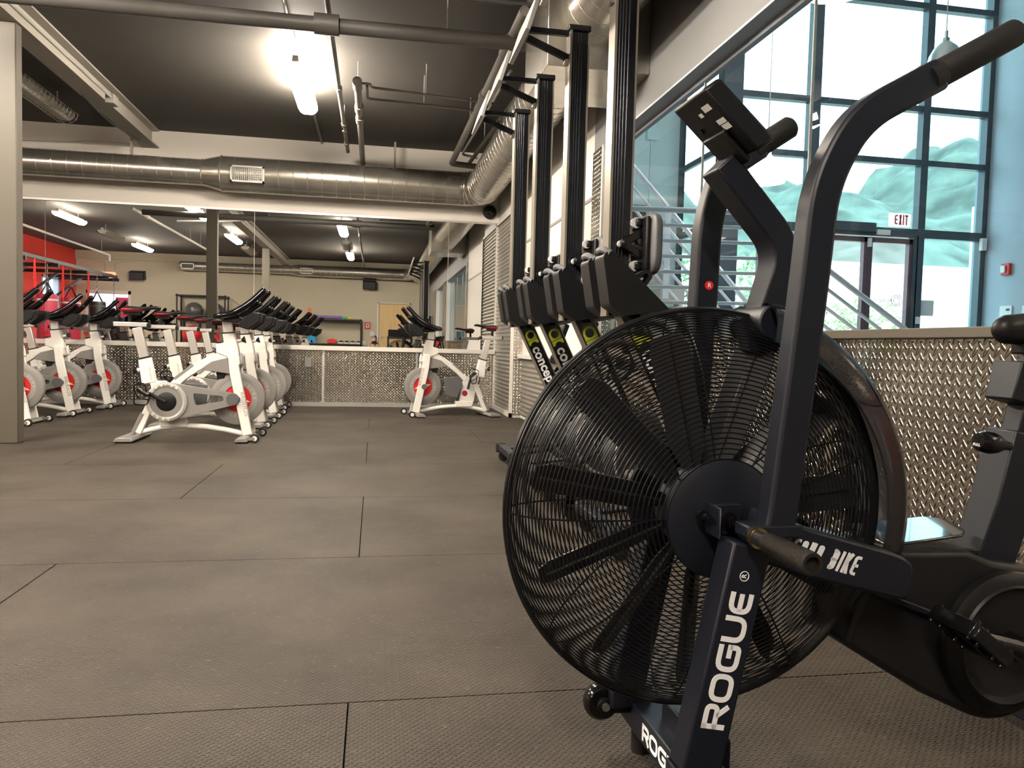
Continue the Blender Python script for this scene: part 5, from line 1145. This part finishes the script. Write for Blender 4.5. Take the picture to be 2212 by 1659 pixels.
# ------------------------------------------------------------------ back of the gym, seen in the mirror
# rig with punch bags along the red wall
rg = thing('punch_bag_rig', 'dark steel wall rig with a long beam carrying the punch bags', 'rig', (0, 0, 0))
MB().bx(-7.04, -6.96, -3.3, 3.2, 2.36, 2.44).build('long_beam', m_darkgrey, rg, bevel=0.004)
for y in (2.4, 0.8, -0.9, -2.4, -3.2):
    MB().bx(XL, -6.9, y - 0.035, y + 0.035, 2.28, 2.36).build('cross_beam', m_black, rg, bevel=0.003)
for y in (0.8, -0.9, -2.4): MB().ribbon([(XL + 0.02, 1.62), (-7.55, 2.30)], 0.06, y - 0.03, y + 0.03).ribbon([(XL + 0.03, 1.5), (XL + 0.03, 2.34)], 0.05, y - 0.03, y + 0.03).build('brace', m_frame_dark, rg)
def bag(y, mat, top, label, r=0.2, L=1.15, x=-7.0):
    t = thing('punch_bag', label, 'punch bag', (x, y, top), 0, 'punch bags hanging from the rig')
    MB().lathe([(0, 0), (r * 0.92, 0), (r, -0.04), (r, -L + 0.05), (r * 0.9, -L), (0, -L)], seg=28).build('bag_body', mat, t)
    MB().lathe([(r + 0.003, -0.1), (r + 0.004, -0.12), (r + 0.003, -0.14)], seg=28).build('band', m_letterwhite if mat is m_magenta else m_darkgrey, t)
    mb = MB()
    for k in range(4):
        a = k * pi / 2 + 0.4; mb.cyl((r * 0.9 * cos(a), r * 0.9 * sin(a), -0.02), (0.015 * cos(a), 0.015 * sin(a), 0.24), 0.014, seg=6)
    mb.build('strap', m_black, t)
    mb = MB(); n = int((2.36 - top - 0.24) / 0.06)
    for k in range(max(1, n)):
        z = 0.27 + k * 0.06; s = 0.016
        mb.tube([(s * cos(q) * (1 if k % 2 else 0), s * cos(q) * (0 if k % 2 else 1), z + 0.036 * sin(q)) for q in [2 * pi * i / 10 for i in range(10)]], 0.006, 5, closed=True)
    mb.build('chain', m_chrome, t)
bag(1.15, m_magenta, 1.66, 'red punch bag at the left edge of the mirror')
bag(-0.15, m_magenta, 1.66, 'red punch bag between the two left handlebars, second from the left')
bag(-1.85, m_black, 1.66, 'black punch bag in front of the bright back opening')
bag(-3.1, m_black, 1.5, 'smaller dark punch bag nearest the back wall', 0.17, 0.95)
def band(x, y, label):
    o = MB().tube(fillet([(x, y, 2.35), (x, y + 0.05, 1.95), (x, y, 1.55), (x, y - 0.05, 1.95), (x, y - 0.01, 2.35)], 0.03), 0.012, 6).build('suspension_strap', m_red); tag(o, label, 'strap', 'red straps looped over the rig')
band(-6.95, 1.9, 'red strap loop hanging from the rig at the left edge'); band(-6.95, 0.45, 'red strap loop between the two red punch bags'); band(-6.95, -1.1, 'red strap loop right of the second red punch bag')
# things seen through the back opening
tag(MB().bx(-7.62, -7.25, YB - 0.9, YB - 0.82, 0, 1.95).build('folded_mat', m_magenta, bevel=0.02), 'magenta folded mat standing in the bright opening', 'mat')
t = thing('glazed_screen', 'pale glazed screen beyond the bright opening', 'screen', (0, 0, 0))
mb = MB()
for z in (0, 0.5, 1.0, 1.5, 1.93): mb.bx(-7.2, -6.9, YB - 1.05, YB - 1.0, z, z + 0.03)
mb.bx(-7.2, -7.17, YB - 1.05, YB - 1.0, 0, 1.96).bx(-6.93, -6.9, YB - 1.05, YB - 1.0, 0, 1.96); mb.build('screen_frame', m_alu, t); pane_y(YB - 1.025, [(-7.18, -6.92, 0.02, 1.93)], m_lobbyglass, t)
# ball rack
t = thing('ball_rack', 'black tube rack holding exercise balls by the back wall', 'rack', (0, 0, 0))
mb = MB()
for x in (-5.55, -4.25):
    for y in (YB + 0.12, YB + 0.62): mb.cyl((x, y, 0), (x, y, 2.0), 0.022, seg=10)
for z in (2.0, 1.32, 0.62):
    for y in (YB + 0.12, YB + 0.62): mb.cyl((-5.55, y, z), (-4.25, y, z), 0.022, seg=10)
    for x in (-5.55, -4.25): mb.cyl((x, YB + 0.12, z), (x, YB + 0.62, z), 0.022, seg=10)
mb.build('rack_tubes', m_black, t)
mb = MB()
for x in (-5.55, -4.25):
    for y in (YB + 0.12, YB + 0.62): mb.ball((x, y, 2.0), 0.04, 10, 8)
mb.build('joint', m_black, t)
def ball(x, z, r, mat, label, y=YB + 0.37):
    t = thing('exercise_ball', label, 'exercise ball', (x, y, z), 0, 'exercise balls in the rack')
    MB().ball((0, 0, 0), r, 28, 18).build('ball_shell', mat, t); MB().cyl((0, r - 0.004, 0), (0, r + 0.003, 0), 0.012, seg=12).build('valve', m_letterwhite, t)
ball(-5.14, 1.575, 0.25, m_ball, 'dark grey exercise ball on the top shelf left of the column'); ball(-4.56, 1.57, 0.25, m_ball, 'dark grey exercise ball partly hidden right of the column')
ball(-5.2, 0.90, 0.26, m_red, 'red exercise ball on the middle shelf, left'); ball(-4.6, 0.90, 0.26, m_red, 'red exercise ball on the middle shelf, right')
# storage shelf with small gear
t = thing('storage_shelf', 'low black metal shelf left of the fire alarm box, in the mirror', 'shelf', (0, 0, 0))
mb = MB()
for x in (-2.05, -0.42):
    for y in (YB + 0.05, YB + 0.45): mb.bx(x - 0.02, x + 0.02, y - 0.02, y + 0.02, 0, 1.48)
mb.build('upright', m_black, t); MB().bx(-2.07, -0.4, YB + 0.03, YB + 0.47, 1.44, 1.475).build('shelf_board', m_darkgrey, t); MB().bx(-2.07, -0.4, YB + 0.03, YB + 0.47, 0.70, 0.735).build('shelf_board', m_black, t); MB().bx(-2.07, -0.4, YB + 0.03, YB + 0.47, 0.2, 0.235).build('shelf_board', m_black, t)
t = thing('traffic_cone', 'orange training cone on top of the storage shelf', 'cone', (-1.93, YB + 0.25, 1.4755))
MB().lathe([(0.09, 0.012), (0.085, 0.03), (0.03, 0.3), (0.0, 0.302)], seg=24).build('cone_body', m_orange, t); MB().bx(-0.11, 0.11, -0.11, 0.11, 0, 0.014).build('cone_base', m_orange, t, bevel=0.003)
for k in range(2):
    tag(MB().cyl((-1.72, YB + 0.18 + 0.13 * k, 1.522), (-0.98, YB + 0.18 + 0.13 * k, 1.522), 0.045, seg=20).build('foam_roller', m_purple), ('purple foam roller on the shelf, the one by the wall', 'purple foam roller on the shelf, the front one')[k], 'foam roller', 'foam rollers on the shelf')
tag(MB().cyl((-0.96, YB + 0.25, 1.515), (-0.82, YB + 0.25, 1.515), 0.04, seg=20).build('foam_roller', m_green), 'short green foam roller between the purple and yellow ones', 'foam roller', 'foam rollers on the shelf')
tag(MB().cyl((-0.81, YB + 0.25, 1.51), (-0.68, YB + 0.25, 1.51), 0.034, seg=20).build('foam_roller', m_yellow), 'small yellow foam roller at the right of the shelf top', 'foam roller', 'foam rollers on the shelf')
t = thing('storage_bin', 'blue plastic bin on the middle board of the storage shelf', 'bin', (-1.85, YB + 0.25, 0.735))
MB().lathe([(0, 0.0), (0.15, 0), (0.2, 0.38), (0.19, 0.38), (0.142, 0.012), (0, 0.012)], seg=4, a0=45, a1=405).build('bin_body', m_blue, t); 
tag(MB().prism([(-0.14, 0), (0.12, 0), (0.14, 0.1), (0.02, 0.15), (-0.14, 0.12)], -0.12, 0.12).build('sand_pouch', m_red, bevel=0.02), 'red pouch on the storage shelf left of the step platforms', 'pouch')
bpy.data.objects['sand_pouch'].location = (-1.26, YB + 0.25, 0.735)
for k in range(4):
    x = -1.0 + 0.17 * k; t = thing('step_platform', ['rolled hand weight bag first from the left on the shelf', 'rolled hand weight bag second from the left on the shelf', 'rolled hand weight bag third from the left on the shelf', 'rolled hand weight bag at the right end of the shelf'][k], 'weight bag', (x, YB + 0.27, 0.735), 0, 'weight bags on the shelf')
    t.name = 'weight_bag'
    MB().bx(-0.075, 0.075, -0.14, 0.14, 0, 0.055).build('bag_base', m_letterwhite, t, bevel=0.012); MB().ball((0, 0, 0.055), 0.075, 16, 10, sc=(1, 1.7, 0.6)).build('bag_top', m_black, t)
# treadmill by the wooden door
t = thing('treadmill', 'dark treadmill in front of the wooden door, in the mirror', 'treadmill', (0.72, -2.9, 0))
MB().bx(-0.35, 0.35, -0.85, 0.85, 0.06, 0.2).build('deck', m_darkgrey, t, bevel=0.02); MB().bx(-0.25, 0.25, -0.8, 0.7, 0.2, 0.206).build('belt', m_rubber, t)
for s in (-1, 1): MB().ribbon([(-0.75, 0.1), (-0.62, 1.0)], 0.07, s * 0.34 - 0.03, s * 0.34 + 0.03, fn=lambda a, b, y: Vector((y, a, b))).build('upright', m_darkgrey, t); MB().tube([(s * 0.34, -0.62, 0.98), (s * 0.34, -0.15, 0.92)], 0.022, 10).build('side_rail', m_rubber, t)
MB().prism([(-0.72, 0.98), (-0.45, 0.92), (-0.45, 0.97), (-0.68, 1.2)], -0.34, 0.34, fn=lambda a, b, y: Vector((y, a, b))).build('console', m_black, t, bevel=0.01)

# ------------------------------------------------------------------ person squatting with the phone, seen in the mirror
PR = thing('person', 'person in a black top squatting low and holding a phone, seen above the mirror ledge', 'person', (-0.02, -0.42, 0))
def skin_body(name, verts, edges, radii, mat, parent, subd=2, root=0):
    me = bpy.data.meshes.new(name); me.from_pydata(verts, edges, []); o = bpy.data.objects.new(name, me); COL.objects.link(o); o.parent = parent
    md = o.modifiers.new('skin', 'SKIN'); md.use_smooth_shade = True; md.branch_smoothing = 0.6
    for i, r in enumerate(radii):
        sv = me.skin_vertices[0].data[i]; sv.radius = (r, r) if not isinstance(r, tuple) else r; sv.use_root = (i == root)
    sb = o.modifiers.new('sub', 'SUBSURF'); sb.levels = subd; sb.render_levels = subd
    me.materials.append(mat); return o
# deep squat: pelvis low and back, knees forward, feet flat; forearms raised to the phone
V = [(0, -0.10, 0.26), (0, -0.07, 0.40), (0, -0.02, 0.54), (0, 0.02, 0.655), (0, 0.035, 0.72), (0, 0.06, 0.775)]
E = [(0, 1), (1, 2), (2, 3), (3, 4), (4, 5)]
Rd = [0.13, 0.115, 0.125, (0.10, 0.09), 0.052, 0.05]
for s in (-1, 1):
    i = len(V); V += [(s * 0.10, -0.06, 0.25), (s * 0.20, 0.26, 0.44), (s * 0.17, 0.08, 0.10), (s * 0.17, 0.09, 0.045), (s * 0.185, 0.22, 0.035)]
    E += [(0, i), (i, i + 1), (i + 1, i + 2), (i + 2, i + 3), (i + 3, i + 4)]; Rd += [0.095, 0.062, 0.045, 0.042, 0.034]
for s in (-1, 1):
    i = len(V); V += [(s * 0.15, 0.03, 0.665), (s * 0.20, 0.16, 0.52), (s * 0.13, 0.335, 0.685), (s * 0.10, 0.365, 0.745)]
    E += [(3, i), (i, i + 1), (i + 1, i + 2), (i + 2, i + 3)]; Rd += [0.056, 0.042, 0.030, 0.026]
skin_body('body', V, E, Rd, m_skin, PR)
# clothing over the body
Vt = [(0, -0.10, 0.30), (0, -0.07, 0.40), (0, -0.02, 0.54), (0, 0.02, 0.655), (0, 0.03, 0.695)]; Et = [(0, 1), (1, 2), (2, 3), (3, 4)]; Rt = [0.135, 0.128, 0.138, (0.108, 0.098), 0.065]
for s in (-1, 1):
    i = len(Vt); Vt += [(s * 0.152, 0.03, 0.665), (s * 0.185, 0.11, 0.575)]; Et += [(3, i), (i, i + 1)]; Rt += [0.068, 0.056]
skin_body('tshirt', Vt, Et, Rt, m_shirt, PR)
Vp = [(0, -0.10, 0.27)]; Ep = []; Rp = [0.142]
for s in (-1, 1):
    i = len(Vp); Vp += [(s * 0.10, -0.06, 0.25), (s * 0.20, 0.26, 0.44), (s * 0.17, 0.10, 0.14)]; Ep += [(0, i), (i, i + 1), (i + 1, i + 2)]; Rp += [0.104, 0.07, 0.052]
skin_body('leggings', Vp, Ep, Rp, m_pants, PR)
for s in (-1, 1):
    mb = MB().grid(lambda a, b, s=s: Vector((s * 0.178 + 0.045 * cos(2 * pi * b) * (0.35 + 0.65 * sin(pi * min(1, max(0, a * 0.92 + 0.06))) ** 0.5), 0.03 + 0.27 * a, 0.012 + (0.04 + 0.04 * max(0, 0.45 - a)) * (1 + sin(2 * pi * b)) * 0.75 * (0.4 + 0.6 * sin(pi * min(1, a * 0.9 + 0.08)) ** 0.4))), 16, 14)
    bmesh.ops.holes_fill(mb.b, edges=[e for e in mb.b.edges if len(e.link_faces) == 1], sides=0); mb.build('shoe', m_rubber, PR, ang=70)
# head with face, looking at the mirror
HC = Vector((0, 0.085, 0.865))
def head_pt(a, b):
    th = 2 * pi * a; ph = pi * b - pi / 2; c = cos(ph); z = sin(ph); x = c * cos(th); y = c * sin(th)
    wx, wy, wz = 0.074, 0.096, 0.118
    p = Vector((x * wx, y * wy, z * wz))
    if z < 0: k = -z; p.x *= 1 - 0.34 * k; p.y = p.y * (1 - 0.22 * k) + 0.016 * k
    if y > 0.5:
        f = (y - 0.5) * 2
        p.y += 0.024 * f * math.exp(-(p.x / 0.013) ** 2 - ((p.z + 0.02) / 0.02) ** 2)       # nose
        p.y += 0.010 * f * math.exp(-(p.x / 0.012) ** 2 - ((p.z - 0.01) / 0.03) ** 2)
        p.y -= 0.010 * f * (math.exp(-((p.x - 0.03) / 0.015) ** 2 - ((p.z - 0.008) / 0.012) ** 2) + math.exp(-((p.x + 0.03) / 0.015) ** 2 - ((p.z - 0.008) / 0.012) ** 2))
        p.y += 0.006 * f * math.exp(-(p.x / 0.024) ** 2 - ((p.z + 0.062) / 0.012) ** 2)
        p.y += 0.008 * f * math.exp(-(p.x / 0.022) ** 2 - ((p.z + 0.105) / 0.016) ** 2)
    return HC + p
mb = MB().grid(head_pt, 48, 36); bmesh.ops.remove_doubles(mb.b, verts=mb.b.verts, dist=1e-5)
hd = mb.build('head', m_skin, PR, ang=180)
mb = MB()
for s in (-1, 1): mb.ball(HC + Vector((s * 0.072, -0.005, -0.012)), 0.03, 12, 10, sc=(0.3, 0.55, 1))
mb.build('ear', m_skin, hd)
mb = MB(); 
for s in (-1, 1): mb.ball(HC + Vector((s * 0.030, 0.079, 0.008)), 0.0125, 14, 10)
mb.build('eye', m_letterwhite, hd)
mb = MB()
for s in (-1, 1): mb.ball(HC + Vector((s * 0.030, 0.0895, 0.008)), 0.0055, 10, 8, sc=(1, 0.5, 1))
mb.build('iris', m_hair, hd)
mb = MB()
for s in (-1, 1): mb.tube([HC + Vector((s * 0.014, 0.094, 0.026)), HC + Vector((s * 0.03, 0.091, 0.031)), HC + Vector((s * 0.046, 0.078, 0.026))], [0.003, 0.0035, 0.002], 6)
mb.build('eyebrow', m_hair, hd)
MB().tube([HC + Vector((-0.022, 0.086, -0.062)), HC + Vector((0, 0.0955, -0.060)), HC + Vector((0.022, 0.086, -0.062))], [0.002, 0.005, 0.002], 8).build('lips', M('lips', (0.45, 0.16, 0.14), 0.45), hd)
def hair_pt(a, b):
    th = 2 * pi * a; ph = pi * (b * 0.56 + 0.44) - pi / 2; c = cos(ph); z = sin(ph); x = c * cos(th); y = c * sin(th)
    zz = z * 0.126
    if y > 0.25: zz = max(zz, 0.048 + 0.02 * (y - 0.25))
    return HC + Vector((x * 0.0795, y * 0.1 - 0.005, zz + 0.001))
mb = MB().grid(hair_pt, 40, 16); bmesh.ops.remove_doubles(mb.b, verts=mb.b.verts, dist=1e-5); mb.ball(HC + Vector((0, -0.115, 0.035)), 0.045, 14, 10); mb.build('hair', m_hair, PR, ang=180)
# hands around the phone
for s in (-1, 1):
    wv = Vector((s * 0.10, 0.365, 0.745)); pv = Vector((s * 0.092, 0.385, 0.785))
    Vh = [tuple(wv), tuple(pv), tuple(pv + Vector((-s * 0.004, 0.004, 0.03)))]; Eh = [(0, 1), (1, 2)]; Rh = [(0.024, 0.019), (0.034, 0.014), (0.036, 0.012)]
    hand = skin_body('hand', Vh, Eh, Rh, m_skin, PR, 2)
    for k, (dz, L) in enumerate(((-0.026, 0.052), (-0.008, 0.064), (0.010, 0.068), (0.027, 0.060))):
        a = pv + Vector((s * 0.006, 0.006, 0.022 + dz)); b = a + Vector((s * 0.0, 0.016, 0.006)); c = b + Vector((-s * L * 0.35, 0.005, 0.003)); d = c + Vector((-s * L * 0.3, -0.001, 0.002))
        skin_body('finger', [tuple(a), tuple(b), tuple(c), tuple(d)], [(0, 1), (1, 2), (2, 3)], [0.0085, 0.0083, 0.0075, 0.0062], m_skin, hand, 2)
    a = pv + Vector((-s * 0.016, 0.0, -0.012)); b = a + Vector((-s * 0.022, 0.008, 0.016)); c = b + Vector((-s * 0.018, 0.006, 0.016))
    skin_body('thumb', [tuple(a), tuple(b), tuple(c)], [(0, 1), (1, 2)], [0.0105, 0.0095, 0.0075], m_skin, hand, 2)
t = thing('phone', 'dark phone held sideways in the hands of the squatting person', 'phone', (0, -0.0095, 0.80))
MB().bx(-0.078, 0.078, -0.004, 0.004, -0.037, 0.037).build('phone_body', m_gloss, t, bevel=0.003); MB().bx(-0.072, 0.072, -0.0046, -0.004, -0.033, 0.033).build('screen', m_black, t); MB().cyl((0, 0.004, 0), (0, 0.0046, 0), 0.005, seg=16).build('lens', m_darkgrey, t)
